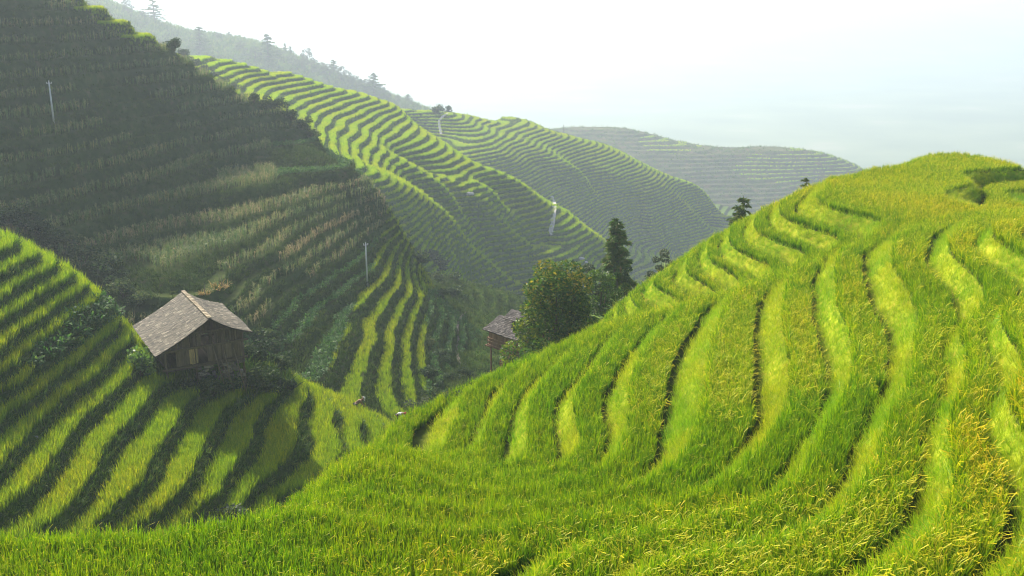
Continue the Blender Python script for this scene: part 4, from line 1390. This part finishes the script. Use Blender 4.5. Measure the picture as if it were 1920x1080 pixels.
# ------------------------------------------------------------------ utility poles
def pole(u, vt, vb, label):
    p = hit(u, vb)
    R = math.hypot(p.x, p.y)
    h = z_at(u, vt, R) - p.z
    root = thing('utility_pole', label, 'pole', p, 0.4)
    mb = MB(); mb.tube([(0, 0, -.4), (0, 0, h)], [.12, .08], 10, .6); part('shaft', mb.mesh('shaft', M_CONC, True), root)
    mb = MB(); mb.bar((-.32, 0, h - .22), (.32, 0, h - .22), .06, .07, .3); part('crossarm', mb.mesh('crossarm', M_CONC), root)
    for x in (-.27, 0, .27):
        mb = MB(); zz = h - .17 if x else h
        mb.tube([(x, 0, zz), (x, 0, zz + .06), (x, 0, zz + .07), (x, 0, zz + .15)], [.03, .03, .065, .04], 8, 1.0)
        part('insulator', mb.mesh('insulator', M_CONC, True), root)
    return root
pole(101, 153, 229, 'pale concrete utility pole high on the shaded maize slope at far left')
pole(689, 456, 537, 'pale concrete utility pole among vegetable rows low on the slope, near the middle')

# ------------------------------------------------------------------ trees
def leaf_cloud(centers, radii, n_each, size, seed, squash=1.0, droop=0.0, tint=(.2, .8), aspect=.55, shell=.55):
    r_ = np.random.default_rng(seed)
    P, T = [], []
    for c, rad, n in zip(centers, radii, n_each):
        d = r_.normal(0, 1, (n, 3)); d /= np.linalg.norm(d, axis=1)[:, None]
        rr = rad * (shell + (1 - shell) * r_.uniform(0, 1, n) ** .6)[:, None]
        q = np.array(c) + d * rr * np.array([1, 1, squash])
        P.append(q); T.append(np.clip(r_.normal((tint[0] + tint[1]) / 2 + r_.normal(0, .12), (tint[1] - tint[0]) / 2.4, n), 0, 1.2))
    P = np.concatenate(P); T = np.concatenate(T); n = len(P)
    a = r_.normal(0, 1, (n, 3)); a[:, 2] = a[:, 2] * .6 - droop; a /= np.linalg.norm(a, axis=1)[:, None]
    b = np.cross(a, r_.normal(0, 1, (n, 3))); b /= np.linalg.norm(b, axis=1)[:, None]
    L = r_.uniform(size[0], size[1], n)[:, None]
    V = np.stack([P - a * L * .5, P + b * L * aspect * .5 + a * L * .05, P + a * L * .5, P - b * L * aspect * .5 + a * L * .05], 1).reshape(-1, 3)
    q = np.arange(n * 4).reshape(n, 4)
    return V, q, np.repeat(T, 4)


LEAFS = {
    'broad': leaf_mat('tree_leaf', [(0.0, (0.022, 0.06, 0.008)), (0.5, (0.05, 0.125, 0.012)), (0.8, (0.11, 0.19, 0.016)), (1.0, (0.36, 0.29, 0.02))], trans=.4, rnd=0.1, gloss=.02),
    'grey': leaf_mat('grey_leaf', [(0.0, (0.03, 0.05, 0.02)), (0.5, (0.07, 0.10, 0.04)), (1.0, (0.17, 0.19, 0.10))], trans=.35, rnd=0.2, gloss=.02),
    'conifer': leaf_mat('conifer_needle', [(0.0, (0.03, 0.07, 0.010)), (0.5, (0.09, 0.17, 0.022)), (0.85, (0.18, 0.19, 0.045)), (1.0, (0.2, 0.13, 0.05))], trans=.25, rnd=0.15, gloss=.03),
    'shrub': leaf_mat('shrub_leaf', [(0.0, (0.02, 0.045, 0.014)), (0.5, (0.045, 0.085, 0.024)), (1.0, (0.11, 0.14, 0.04))], trans=.35, rnd=0.6, gloss=.01),
    'bright': leaf_mat('bright_leaf', [(0.0, (0.05, 0.11, 0.02)), (0.5, (0.12, 0.24, 0.03)), (1.0, (0.28, 0.38, 0.04))], trans=.45, rnd=0.2, gloss=.06),
    'dry': leaf_mat('dry_leaf', [(0.0, (0.14, 0.10, 0.04)), (0.5, (0.32, 0.22, 0.07)), (1.0, (0.58, 0.40, 0.14))], trans=.45, rnd=0.3, gloss=.02),
}


def broad_meshes(H, W, seed, kind='broad', lobes=26, leaves=9000, size=(.16, .30), trunk_h=.22, top_tint=.25):
    r_ = np.random.default_rng(seed)
    cs, rs = [], []
    for i in range(lobes):
        t = (i + .5) / lobes
        ang = i * 2.399 + r_.normal(0, .3)
        zc = trunk_h * .75 + (1 - trunk_h * .75) * t
        prof = max(.2, math.sin(math.pi * min(.97, .24 + .68 * t)) ** .7)
        rad = W / 2 * prof * r_.uniform(.5, .92)
        c = (math.cos(ang) * rad, math.sin(ang) * rad, H * zc * .93)
        cs.append(c); rs.append(W * r_.uniform(.13, .21) * (.75 + .4 * prof))
    vol = np.array(rs) ** 2; n_each = np.maximum(40, (leaves * vol / vol.sum()).astype(int))
    V, q, T = leaf_cloud(cs, rs, n_each, size, seed, squash=.8, droop=.25)
    T = np.minimum(T, .84) + top_tint * np.clip((V[:, 2] / H - .72) / .28, 0, 1)  # leaves tinted yellower towards the crown top, sunlight put into the colour
    crown = mesh_from('crown', V, q, [LEAFS[kind]], T, smooth=False)
    mb = MB()
    tr_ = W * .028
    mb.tube([(0, 0, -.5), (.02 * W, 0, H * .25), (-.01 * W, .02 * W, H * .55), (0, 0, H * .85)], [tr_ * 1.3, tr_, tr_ * .7, tr_ * .2], 9, .5)
    for c in cs[::2]:
        z0 = max(H * .15, c[2] * .62 - .1)
        a = Vector((0, 0, z0)); b = Vector(c)
        m = a.lerp(b, .5) + Vector((0, 0, -.04 * H))
        mb.tube([a, m, b], [tr_ * .42, tr_ * .28, tr_ * .1], 6, .5)
    trunk = mb.mesh('trunk', M_BARK, True)
    return crown, trunk


def conifer_meshes(H, W, seed, kind='conifer', tiers=15, gap=(0, 0), start=.12, per=9, dens=1.0, leafw=.5):
    """trunk with whorls of drooping branches; every branch a spray of needle tufts"""
    r_ = np.random.default_rng(seed)
    Vs, Ts = [], []
    mb = MB()
    mb.tube([(0, 0, -.5), (0, 0, H * .5), (0, 0, H * .985)], [W * .05, W * .032, W * .006], 8, .5)
    for i in range(tiers):
        t = start + (1 - start) * (i / (tiers - .2)) ** .95
        if gap[0] < t < gap[1]:
            continue
        z = H * t
        rad = W / 2 * min(1, (1 - t) * 1.75) ** .75 * (1.15 - .35 * r_.uniform()) + .02 * W
        nb = max(4, int(per * (1 - .45 * t)))
        ph = r_.uniform(0, 6.28)
        for k in range(nb):
            if r_.uniform() < .10:
                continue
            a = ph + 6.283 * k / nb + r_.normal(0, .2)
            Lb = rad * r_.uniform(.5, 1.25)
            dz = -Lb * r_.uniform(.05, .55) + Lb * .2
            zj = z + r_.normal(0, .28) * H / tiers
            tip = Vector((math.cos(a) * Lb, math.sin(a) * Lb, zj + dz)); base = Vector((0, 0, zj))
            mb.tube([base, base.lerp(tip, .55) + Vector((0, 0, .06 * Lb)), tip], [W * .010, W * .006, W * .002], 4, .5, cap=False)
            n = int(dens * (18 + 60 * Lb / W))
            s = r_.uniform(.12, 1.03, n)
            p = np.outer(1 - s, np.array(base)) + np.outer(s, np.array(tip))
            p[:, 2] += .10 * Lb * np.sin(np.pi * s)
            wd = .30 * Lb * (1.08 - s)[:, None]
            side = np.array([-math.sin(a), math.cos(a), 0])
            p = p + side * wd * r_.uniform(-1, 1, n)[:, None]
            p[:, 2] += r_.normal(-.015, .018, n) * W
            l = W * r_.uniform(.055, .11, n)[:, None]
            d = np.stack([np.cos(a + r_.normal(0, .8, n)), np.sin(a + r_.normal(0, .8, n)), r_.normal(-.25, .35, n)], -1)
            d /= np.linalg.norm(d, axis=1)[:, None]
            b = np.cross(d, r_.normal(0, 1, (n, 3))); b /= np.linalg.norm(b, axis=1)[:, None]
            Vs.append(np.stack([p - d * l * .6, p + b * l * leafw * .5, p + d * l, p - b * l * leafw * .5], 1).reshape(-1, 3))
            Ts.append(np.repeat(np.clip(r_.normal(.45 + .2 * (s - .5), .2, n), 0, 1), 4))
    V = np.concatenate(Vs); T = np.concatenate(Ts)
    return mesh_from('crown', V, np.arange(len(V)).reshape(-1, 4), [LEAFS[kind]], T, smooth=False), mb.mesh('trunk', M_BARK, True)


def plant_tree(name, label, cat, p, meshes, rz=0.0, group=None, scale=None):
    root = thing(name, label, cat, p, rz, group, scale)
    part('crown', meshes[0], root); part('trunk', meshes[1], root)
    return root


def tree_at(u, R, vt, wpx, name, label, maker, hill=None, sink=.2, **kw):
    p = on_ray(u, R, hill); p.z -= sink
    H = z_at(u, vt, R) - p.z
    W = wpx * R * 1.04 / FOC
    m = maker(H, W, **kw)
    return plant_tree(name, label, 'tree', p, m)


tree_at(1044, 72, 484, 168, 'broadleaf_tree', 'large round broadleaf tree with yellowing top beside the stilt hut', broad_meshes, seed=41, lobes=52, leaves=30000, size=(.18, .36), trunk_h=.12)
tree_at(1093, 82, 478, 62, 'broadleaf_tree', 'slim grey leaved tree squeezed between the round tree and the tall conifer', broad_meshes, seed=42, kind='grey', lobes=14, leaves=3500, size=(.14, .26), top_tint=.1)
tree_at(1152, 86, 412, 100, 'conifer_tree', 'tallest conifer with a gap in its crown right of the round tree', conifer_meshes, seed=43, tiers=18, gap=(.60, .64), start=.12, per=12, dens=2.6)
tree_at(1128, 80, 498, 84, 'broadleaf_tree', 'dense dark tree at the foot of the tallest conifer', broad_meshes, seed=44, lobes=18, leaves=5500, size=(.15, .27), top_tint=.0)
tree_at(1166, 84, 488, 66, 'broadleaf_tree', 'bushy dark tree right of the tallest conifer, leaning on its trunk', broad_meshes, seed=48, lobes=14, leaves=3500, size=(.15, .27), top_tint=.0)
tree_at(1239, 88, 464, 52, 'broadleaf_tree', 'small round tree with glossy leaves alone behind the near hill edge', broad_meshes, seed=45, kind='grey', lobes=12, leaves=1700, size=(.16, .28), trunk_h=.5, top_tint=.1)
tree_at(1383, 98, 364, 54, 'conifer_tree', 'dark pointed conifer behind the near hill edge, left of the smaller one', conifer_meshes, seed=46, tiers=12, start=.1, per=9, dens=1.7)
tree_at(1496, 104, 330, 36, 'conifer_tree', 'smallest dark conifer on the near hill edge, farthest right', conifer_meshes, seed=47, tiers=12, start=.05, per=10, dens=1.5)

# broad drooping leaves below the conifer
def bigleaf_mesh(seed, n=16, L=(1.0, 1.7)):
    v, q, t = blades(n, .15, L, (15, 55), (50, 110), (.28, .42), (0.1, .5), (.4, 1.0), 6, np.random.default_rng(seed), tipw=.2)
    return mesh_from('leaves', v, q, [LEAFS['bright']], t)
for k, (u, R, s, lab) in enumerate(((1166, 66, 1.0, 'upper bright plant with broad drooping leaves beside the near rice, below the conifer'),
                                    (1150, 64, 1.1, 'lower bright plant with broad drooping leaves beside the near rice, below the conifer'))):
    p = on_ray(u, R)
    zt = z_at(u, 555 if k == 0 else 575, R)
    r = thing('broadleaf_plant', lab, 'plant', (p.x, p.y, max(p.z, zt - 1.5)), k, None, s)
    part('leaves', bigleaf_mesh(60 + k), r)
    mb = MB(); mb.tube([(0, 0, -1.2), (0, 0, .35)], [.07, .05], 6, .4); part('stem', mb.mesh('stem', M_BARK, True), r)

# ------------------------------------------------------------------ shrubs (one mesh per kind, copied)
def shrub_meshes(seed, kind='shrub', lobes=7, leaves=900, W=2.0, H=1.4, size=(.14, .28)):
    r_ = np.random.default_rng(seed)
    cs = [(r_.normal(0, W * .2), r_.normal(0, W * .2), H * r_.uniform(.3, .75)) for _ in range(lobes)]
    rs = [W * r_.uniform(.18, .3) for _ in range(lobes)]
    V, q, T = leaf_cloud(cs, rs, [leaves // lobes] * lobes, size, seed, squash=.8, shell=.35)
    crown = mesh_from('crown', V, q, [LEAFS[kind]], T, smooth=False)
    mb = MB()
    for c in cs:
        mb.tube([(0, 0, -.3), (c[0] * .5, c[1] * .5, c[2] * .5), c], [.04, .03, .01], 5, .5)
    return crown, mb.mesh('stem', M_BARK, True)


SHR = {}
def shrub(u, v, wpx, label, kind='shrub', var=0, group=None, tall=1.0, p=None, sink=.1):
    if p is None:
        p = hit(u, v)
    R = p.length
    s = wpx * R / FOC / 2.0
    key = (kind, var)
    rz = (u * 7 + v * 3) % 6.28
    loc = (p.x, p.y, p.z - sink)
    if key not in SHR:
        root = thing('shrub', label, 'shrub', loc, rz, group, (s, s, s * tall))
        m = shrub_meshes(900 + 13 * var + len(kind), kind)
        part('crown', m[0], root); part('stem', m[1], root)
        SHR[key] = root
        return root
    return dup(SHR[key], loc, rz, label, (s, s, s * tall), group)


ORD = ['first', 'second', 'third', 'fourth', 'fifth', 'sixth', 'seventh', 'eighth', 'ninth', 'tenth', 'eleventh', 'twelfth', 'thirteenth', 'fourteenth', 'fifteenth', 'sixteenth', 'seventeenth', 'eighteenth', 'nineteenth', 'twentieth']
# along the crest of the maize slope
crest = [(300, 82, 34), (326, 90, 30), (345, 104, 26), (366, 120, 26), (385, 132, 22), (404, 142, 20), (424, 152, 20), (443, 166, 22), (476, 190, 26), (500, 200, 34), (522, 204, 34), (545, 222, 30), (566, 238, 30), (584, 256, 26)]
for i, (u, v, w) in enumerate(crest):
    shrub(u, v + 6, w, '%s dark shrub from the upper end of the row along the shaded slope crest' % ORD[i], var=i % 3, group='shrubs along the crest of the shaded slope', tall=1.1)
# hedge down the gully between the maize slope and the lower left terraces
gul = [(14, 400, 50), (40, 415, 56), (70, 430, 54), (100, 446, 54), (128, 460, 56), (156, 480, 60), (182, 500, 60), (206, 520, 56), (232, 545, 60), (262, 560, 50)]
for i, (u, v, w) in enumerate(gul):
    shrub(u, v + 10, w, '%s dark shrub from the left in the hedge above the lower left terraces' % ORD[i], var=i % 3, group='hedge of shrubs above the lower left terraces', tall=.8)
# bushes on and below the knoll of the hut
kn = [(468, 668, 60), (500, 650, 66), (520, 690, 70), (480, 715, 66), (440, 728, 60), (400, 735, 56), (540, 725, 50), (360, 728, 46), (505, 735, 50)]
for i, (u, v, w) in enumerate(kn):
    shrub(u, v + 8, w, '%s leafy dark bush counting clockwise from the right wall of the old hut' % ORD[i], var=i % 3, group='bushes round the old hut', tall=.9)
shrub(268, 712, 58, 'bright yellow green bush at the left corner of the old hut', 'bright', 0, tall=1.5)
# dark thicket on the nose below the vegetable rows
th_ = [(782, 482, 42), (806, 480, 44), (828, 496, 46), (846, 516, 46), (812, 516, 40), (850, 544, 44), (868, 556, 38), (826, 548, 40)]
for i, (u, v, w) in enumerate(th_):
    shrub(u, v + 12, w, '%s dark bush from the top in the thicket on the slope nose' % ORD[i], var=i % 3, group='thicket on the nose of the slope', tall=.7)
gl = [(806, 640, 44), (826, 668, 46), (802, 700, 50), (838, 706, 46), (866, 700, 40), (880, 726, 44), (846, 738, 44), (812, 742, 44)]
for i, (u, v, w) in enumerate(gl):
    shrub(u, v + 8, w, '%s leafy bush from the top beside the thin gully path' % ORD[i], var=i % 3, group='bushes in the gully', tall=.7)
shrub(786, 775, 44, 'pale grassy bush where the gully meets the near rice', 'grey', 0, tall=1.0)
shrub(982, 676, 56, 'grey green bush between the stilt hut and the near rice', 'grey', 1, tall=1.2, p=on_ray(984, 66))
shrub(1192, 540, 62, 'brownish low bush on the near hill edge right of the tall conifer', 'grey', 2, tall=.7, p=on_ray(1192, 66))
shrub(420, 975, 70, 'pale leafed low bush at the foot of the lower left terraces', 'grey', 3, tall=.6)
shrub(20, 436, 34, 'straw coloured bush on the top corner of the lower left terraces', 'dry', 0, tall=.8)
# straw coloured maize by the hut roof
for k, (u, v, w) in enumerate(((412, 534, 40), (384, 545, 26))):
    p = hit(u, v + 8)
    s = w * p.length / FOC / 1.5
    vv = blades(60, .55, (.35, .75), (10, 60), (40, 120), (.06, .11), (0.2, .6), (.5, 1.0), 3, np.random.default_rng(77 + k))
    r = thing('dry_maize', 'larger clump of sunlit straw coloured maize above the hut roof' if k == 0 else 'smaller clump of straw coloured maize just left of the larger one', 'maize', p, k, None, s)
    part('leaves', mesh_from('leaves', vv[0], vv[1], [LEAFS['dry']], vv[2]), r)
    mb = MB(); mb.tube([(0, 0, -.2), (0.02, 0, 1.0)], [.03, .02], 5, .8); mb.tube([(.1, .1, -.2), (.14, .1, .9)], [.03, .02], 5, .8); part('stem', mb.mesh('stem', M_BARK, True), r)

# ------------------------------------------------------------------ misty trees on the hill at the back
CON = {}
def far_conifer(u, vb, vt, wpx, label, var=0, group='misty conifers on the back hill'):
    p = hit(u, vb, 1300); R = math.hypot(p.x, p.y)
    H = z_at(u, vt, R) - p.z; W = 1.45 * wpx * p.length / FOC
    if var not in CON:
        m = conifer_meshes(10, 4.2, 50 + var, tiers=(11, 13, 9)[var], start=(.16, .05, .25)[var], per=8, dens=1.1, leafw=.8)
        CON[var] = plant_tree('conifer_tree', label, 'tree', p, m, u, group, (W / 4.2, W / 4.2, H / 10))
        return
    dup(CON[var], p, u, label, (W / 4.2, W / 4.2, H / 10), group)
BRD = {}
def far_broad(u, vb, vt, wpx, label, var=0, group='misty round trees on the back hill'):
    p = hit(u, vb, 1300); R = math.hypot(p.x, p.y)
    H = z_at(u, vt, R) - p.z; W = wpx * p.length / FOC
    if var not in BRD:
        m = broad_meshes(8, 6, 70 + var, 'grey', 12, 1300, (.35, .7), .15, 0)
        BRD[var] = plant_tree('broadleaf_tree', label, 'tree', p, m, u, group, (W / 6, W / 6, H / 8))
        return
    dup(BRD[var], p, u, label, (W / 6, W / 6, H / 8), group)

far_conifer(290, 42, -2, 26, 'open branched misty conifer cut by the top edge, leftmost on the back hill', 2)
far_conifer(376, 98, 48, 26, 'misty conifer behind the crest, second large one from the left', 1)
far_conifer(504, 122, 62, 26, 'tallest misty conifer behind the sunlit ridge', 1)
far_conifer(430, 72, 58, 9, 'tiny pale conifer on the back hill skyline left of the tallest one', 0)
far_conifer(535, 102, 79, 8, 'small thin conifer on the skyline right of the tallest misty one', 0)
far_conifer(545, 106, 85, 9, 'second small thin conifer right of the tallest misty one', 0)
far_conifer(626, 140, 110, 18, 'misty conifer halfway down the wooded skyline', 0)
far_conifer(702, 182, 134, 24, 'dark misty conifer near the lower end of the wooded skyline', 0)
far_conifer(765, 192, 176, 14, 'small conifer above the middle of the ridge crest, left of a twin', 1)
far_conifer(782, 197, 180, 12, 'small conifer above the ridge crest, right of its twin', 1)
far_broad(268, 40, 20, 18, 'round misty tree left beside the open branched conifer', 0)
far_broad(577, 122, 90, 24, 'loose crowned misty tree standing out right of the tallest conifer', 1)
far_broad(410, 70, 60, 14, 'low round tree on the pale skyline of the back hill', 1)
wood = [(240, 28, 30, 22), (452, 100, 24, 22), (480, 112, 26, 24), (525, 118, 26, 22), (548, 126, 24, 22), (566, 132, 24, 22), (590, 138, 26, 22), (606, 140, 24, 20), (618, 144, 26, 22), (640, 152, 28, 22), (654, 158, 26, 20), (668, 166, 26, 20), (684, 174, 26, 22), (694, 176, 28, 20), (712, 182, 26, 20), (724, 186, 18, 18), (745, 190, 12, 14), (798, 200, 13, 14)]
for i, (u, vb, hpx, wpx) in enumerate(wood):
    far_broad(u, vb, vb - hpx, wpx, '%s misty round tree from the left in the wood behind the sunlit ridge' % ORD[i], i % 3)
for i, (u, v, w) in enumerate([(820, 212, 26), (838, 212, 20), (868, 360, 10)]):
    shrub(u, v, w, ['dark shrub at the top of the ridge beside the upper path', 'second dark shrub right of the upper path on the ridge', 'small dark shrub on the sunlit spur above the bare rock'][i], var=i)

# ------------------------------------------------------------------ paths, rocks
def strip(name, pix_pts, width, mat, lift=.22):
    pts = []
    fine = []
    for (a, b) in zip(pix_pts[:-1], pix_pts[1:]):
        for s in np.linspace(0, 1, 14, endpoint=False):
            fine.append((a[0] + (b[0] - a[0]) * s, a[1] + (b[1] - a[1]) * s))
    fine.append(pix_pts[-1])
    P = [hit(u, v) for u, v in fine]
    # keep the walk continuous in plan
    Q = [P[0]]
    for p in P[1:]:
        if (Vector((p.x, p.y)) - Vector((Q[-1].x, Q[-1].y))).length > .25:
            Q.append(p)
    X_ = np.array([[p.x, p.y, p.z] for p in Q])
    for _ in range(2):
        X_[1:-1] = .25 * X_[:-2] + .5 * X_[1:-1] + .25 * X_[2:]
    vs = []
    for i in range(len(X_)):
        d = X_[min(i + 1, len(X_) - 1)] - X_[max(i - 1, 0)]
        n = np.array([-d[1], d[0]]); n /= (np.linalg.norm(n) + 1e-6)
        w = width / 2 * (1 + .12 * math.sin(i * 1.7))
        for s in (-1, 1):
            for dz in (0, -.5):
                vs.append((X_[i][0] + s * n[0] * w, X_[i][1] + s * n[1] * w, X_[i][2] + lift + dz))
    f = []
    for i in range(len(X_) - 1):
        a, b = i * 4, i * 4 + 4
        f += [(a, b, b + 2, a + 2), (a + 1, a, a + 2, a + 3)[::-1] if i == 0 else (a, a + 1, b + 1, b), (a + 2, b + 2, b + 3, a + 3)]
    me = bpy.data.meshes.new(name); me.from_pydata(vs, [], f); me.materials.append(mat)
    o = bpy.data.objects.new(name, me); COL.objects.link(o); o['kind'] = 'structure'
strip('path', [(1034, 371), (1040, 383), (1038, 405), (1035, 425), (1032, 436), (1036, 446)], 1.3, M_PATH, .5)
strip('path', [(845, 211), (832, 219), (823, 228), (824, 240), (828, 256)], 1.1, M_PATH, .6)
strip('path', [(872, 588), (862, 600), (857, 616), (860, 640), (856, 662), (862, 686)], .32, M_EARTH, .25)


def rock(u, v, w, label, seed):
    p = hit(u, v)
    s = w * p.length / FOC / 2
    bm = bmesh.new(); bmesh.ops.create_icosphere(bm, subdivisions=3, radius=1)
    for vt in bm.verts:
        k = 1 + .35 * mnoise.noise(vt.co * 1.3 + Vector((seed, 0, 0))) + .12 * mnoise.noise(vt.co * 3.5)
        vt.co = Vector((vt.co.x * k * s, vt.co.y * k * s * .8, vt.co.z * k * s * .42))
    me = bpy.data.meshes.new('rock'); bm.to_mesh(me); bm.free(); me.materials.append(M_ROCK)
    o = bpy.data.objects.new('rock', me); COL.objects.link(o); o.location = p
    o['label'] = label; o['category'] = 'rock'
rock(880, 364, 16, 'pale bare rock on the crest of the small sunlit spur', 1)
rock(1088, 487, 14, 'pale grey rock on the spur above the round tree', 2)
rock(1098, 494, 9, 'smaller grey rock just below the pale rock on the spur', 3)
rock(68, 821, 8, 'small whitish stone on a lower left terrace bank', 5)

# ------------------------------------------------------------------ people working at the edge of the near rice
M_SKIN = tint_mat('skin', [(0, (0.28, 0.16, 0.10)), (1, (0.45, 0.28, 0.18))])
M_TAN = tint_mat('tan_cloth', [(0, (0.25, 0.15, 0.08)), (1, (0.50, 0.33, 0.18))])
M_WHITE = tint_mat('white_cloth', [(0, (0.6, 0.58, 0.54)), (1, (0.82, 0.8, 0.76))])
M_RED = tint_mat('red_cloth', [(0, (0.4, 0.05, 0.04)), (1, (0.65, 0.12, 0.09))])
M_DARK = tint_mat('dark_cloth', [(0, (0.02, 0.02, 0.03)), (1, (0.06, 0.06, 0.08))])


def skin_obj(name, chains, mat, parent, sub=2):
    """chains: lists of (point, radius); the first point of later chains may be an index into earlier points"""
    vs, es, rs = [], [], []
    for ch in chains:
        prev = None
        for it in ch:
            if isinstance(it, int):
                prev = it; continue
            vs.append(it[0]); rs.append(it[1]); i = len(vs) - 1
            if prev is not None:
                es.append((prev, i))
            prev = i
    me = bpy.data.meshes.new(name); me.from_pydata(vs, es, [])
    me.materials.append(mat)
    o = bpy.data.objects.new(name, me); COL.objects.link(o); o.parent = parent
    md = o.modifiers.new('skin', 'SKIN')
    if not me.skin_vertices:
        me.skin_vertices.new()
    for i, r in enumerate(rs):
        rr = r if hasattr(r, '__len__') else (r, r)
        me.skin_vertices[0].data[i].radius = rr
        me.skin_vertices[0].data[i].use_root = (i == 0)
    md.use_smooth_shade = True
    s = o.modifiers.new('sub', 'SUBSURF'); s.levels = sub; s.render_levels = sub
    return o


def person(p, rz, label, top, hat, hatmat, bend):
    """bent over from the hips, arms reaching down into the plants"""
    root = thing('person', label, 'person', p, rz)
    sn, cs = math.sin(bend), math.cos(bend)
    hip = Vector((0, 0, .86))
    T = lambda l, x=0, up=0: hip + Vector((x, -l * sn + up * cs, l * cs + up * sn))
    sh = .46
    ch = [
        [(hip, .15), (T(.2), .14), (T(.36), .16), (T(sh), .12), (T(sh + .10), .055), (T(sh + .19), (.085, .095)), (T(sh + .29), (.08, .09)), (T(sh + .36), .05)],
    ]
    # legs and arms: shoulder, elbow, wrist, palm; short finger chains
    for s in (-1, 1):
        ch.append([0, (Vector((s * .10, .02, .80)), .10), (Vector((s * .13, -.08 + .05 * s, .46)), .072), (Vector((s * .14, .04 + .12 * s, .09)), .045), (Vector((s * .15, -.06 + .12 * s, .04)), .04), (Vector((s * .16, -.15 + .12 * s, .03)), .03)])
        a = T(sh - .02, s * .19)
        e = a + Vector((s * .05, -.10, -.27)); w = e + Vector((-s * .04, -.17, -.17)); h = w + Vector((0, -.05, -.06))
        ch.append([3, (a, .06), (e, .045), (w, .032), (h, (.035, .02))])
    body = skin_obj('body', ch, M_SKIN, root, 2)
    for s in (-1, 1):
        a = T(sh - .02, s * .19)
        h = a + Vector((s * .05 - s * .04, -.32, -.50))
        mb = MB()
        for k, (dx, ln) in enumerate(((-.03, .075), (-.01, .09), (.01, .085), (.03, .065))):
            b0 = h + Vector((dx, -.01, -.01)); b1 = b0 + Vector((0, -.03, -ln * .55)); b2 = b1 + Vector((0, .01, -ln * .45))
            mb.tube([b0, b1, b2], [.009, .0085, .007], 6, .5)
        b0 = h + Vector((-s * .035, 0, .02)); mb.tube([b0, b0 + Vector((-s * .03, -.02, -.03)), b0 + Vector((-s * .03, -.03, -.06))], [.011, .01, .008], 6, .5)
        part('fingers', mb.mesh('fingers', M_SKIN, True), body)
    shirt = [[(T(-.02), .165), (T(.2), .16), (T(.36), .175), (T(sh - .01), .135)]]
    for s in (-1, 1):
        a = T(sh - .02, s * .19); e = a + Vector((s * .05, -.10, -.27)); w = e + Vector((-s * .02, -.09, -.09))
        shirt.append([3, (a, .075), (e, .06), (w, .05)])
    skin_obj('shirt', shirt, top, root, 2)
    tro = [[(Vector((0, .01, .88)), .165)]]
    for s in (-1, 1):
        tro.append([0, (Vector((s * .10, .02, .78)), .115), (Vector((s * .13, -.08 + .05 * s, .46)), .085), (Vector((s * .14, .02 + .12 * s, .18)), .07)])
    skin_obj('trousers', tro, M_DARK, root, 2)
    hc = T(sh + .30); up = Vector((0, -sn, cs))
    mb = MB()
    q = up.to_track_quat('Z', 'Y').to_matrix()
    prof = [(.25, -.01), (.24, .0), (.13, .05), (.12, .10), (.07, .15), (.0, .16)] if hat == 'brim' else [(.115, -.03), (.125, .02), (.115, .08), (.07, .13), (.0, .145)]
    n = 16; vs = []
    for r_, z in prof:
        for k in range(n):
            vs.append(hc + q @ Vector((r_ * math.cos(6.283 * k / n), r_ * math.sin(6.283 * k / n), z + .02)))
    f = [(i * n + k, i * n + (k + 1) % n, (i + 1) * n + (k + 1) % n, (i + 1) * n + k) for i in range(len(prof) - 1) for k in range(n)]
    mb.add(vs, f, .6); part('hat', mb.mesh('hat', hatmat, True), root)
    # face: eyes, nose, mouth, ears on the side the head looks
    fw = Vector((0, -cs, -sn)); hd = T(sh + .24)
    def feat(nm, pts, rad, tint):
        m_ = MB(); m_.tube(pts, rad, 8, tint); part(nm, m_.mesh(nm, M_SKIN if tint > .05 else M_DARK, True), body)
    for s in (-1, 1):
        c = hd + Vector((s * .032, 0, 0)) + fw * .086 + up * .01
        feat('eye', [c - fw * .012, c + fw * .006], [.012, .006], 0.0)
        c = hd + Vector((s * .088, 0, 0)); feat('ear', [c - up * .03, c + Vector((s * .012, 0, 0)), c + up * .03], [.008, .014, .01], .5)
    c = hd + fw * .09 - up * .015; feat('nose', [c + up * .03, c + fw * .02 - up * .01, c - up * .02], [.008, .016, .01], .5)
    c = hd + fw * .08 - up * .055; feat('mouth', [c - Vector((.025, 0, 0)), c + fw * .006, c + Vector((.025, 0, 0))], [.004, .008, .004], .1)
    return root


p = hit(668, 772)
person((p.x, p.y, p.z - .12), 2.2, 'person in a wide white hat and tan shirt bending among weeds below the hut', M_TAN, 'brim', M_WHITE, math.radians(70))
p = hit(746, 792)
person((p.x, p.y, p.z - .1), 1.2, 'person in a white shirt and red cap bending at the rim of the near rice', M_WHITE, 'cap', M_RED, math.radians(75))

# small upright stump on the spur crest
p = hit(1057, 243)
R = math.hypot(p.x, p.y)
mb = MB(); hh = max(1.2, z_at(1057, 234, R) - p.z); mb.tube([(0, 0, -.4), (.05, 0, hh * .6), (0, 0, hh)], [.35, .28, .2], 8, .3)
o = bpy.data.objects.new('tree_stump', mb.mesh('tree_stump', M_BARK, True)); COL.objects.link(o); o.location = p
o['label'] = 'tiny dark upright stump on the crest of the next spur'; o['category'] = 'stump'
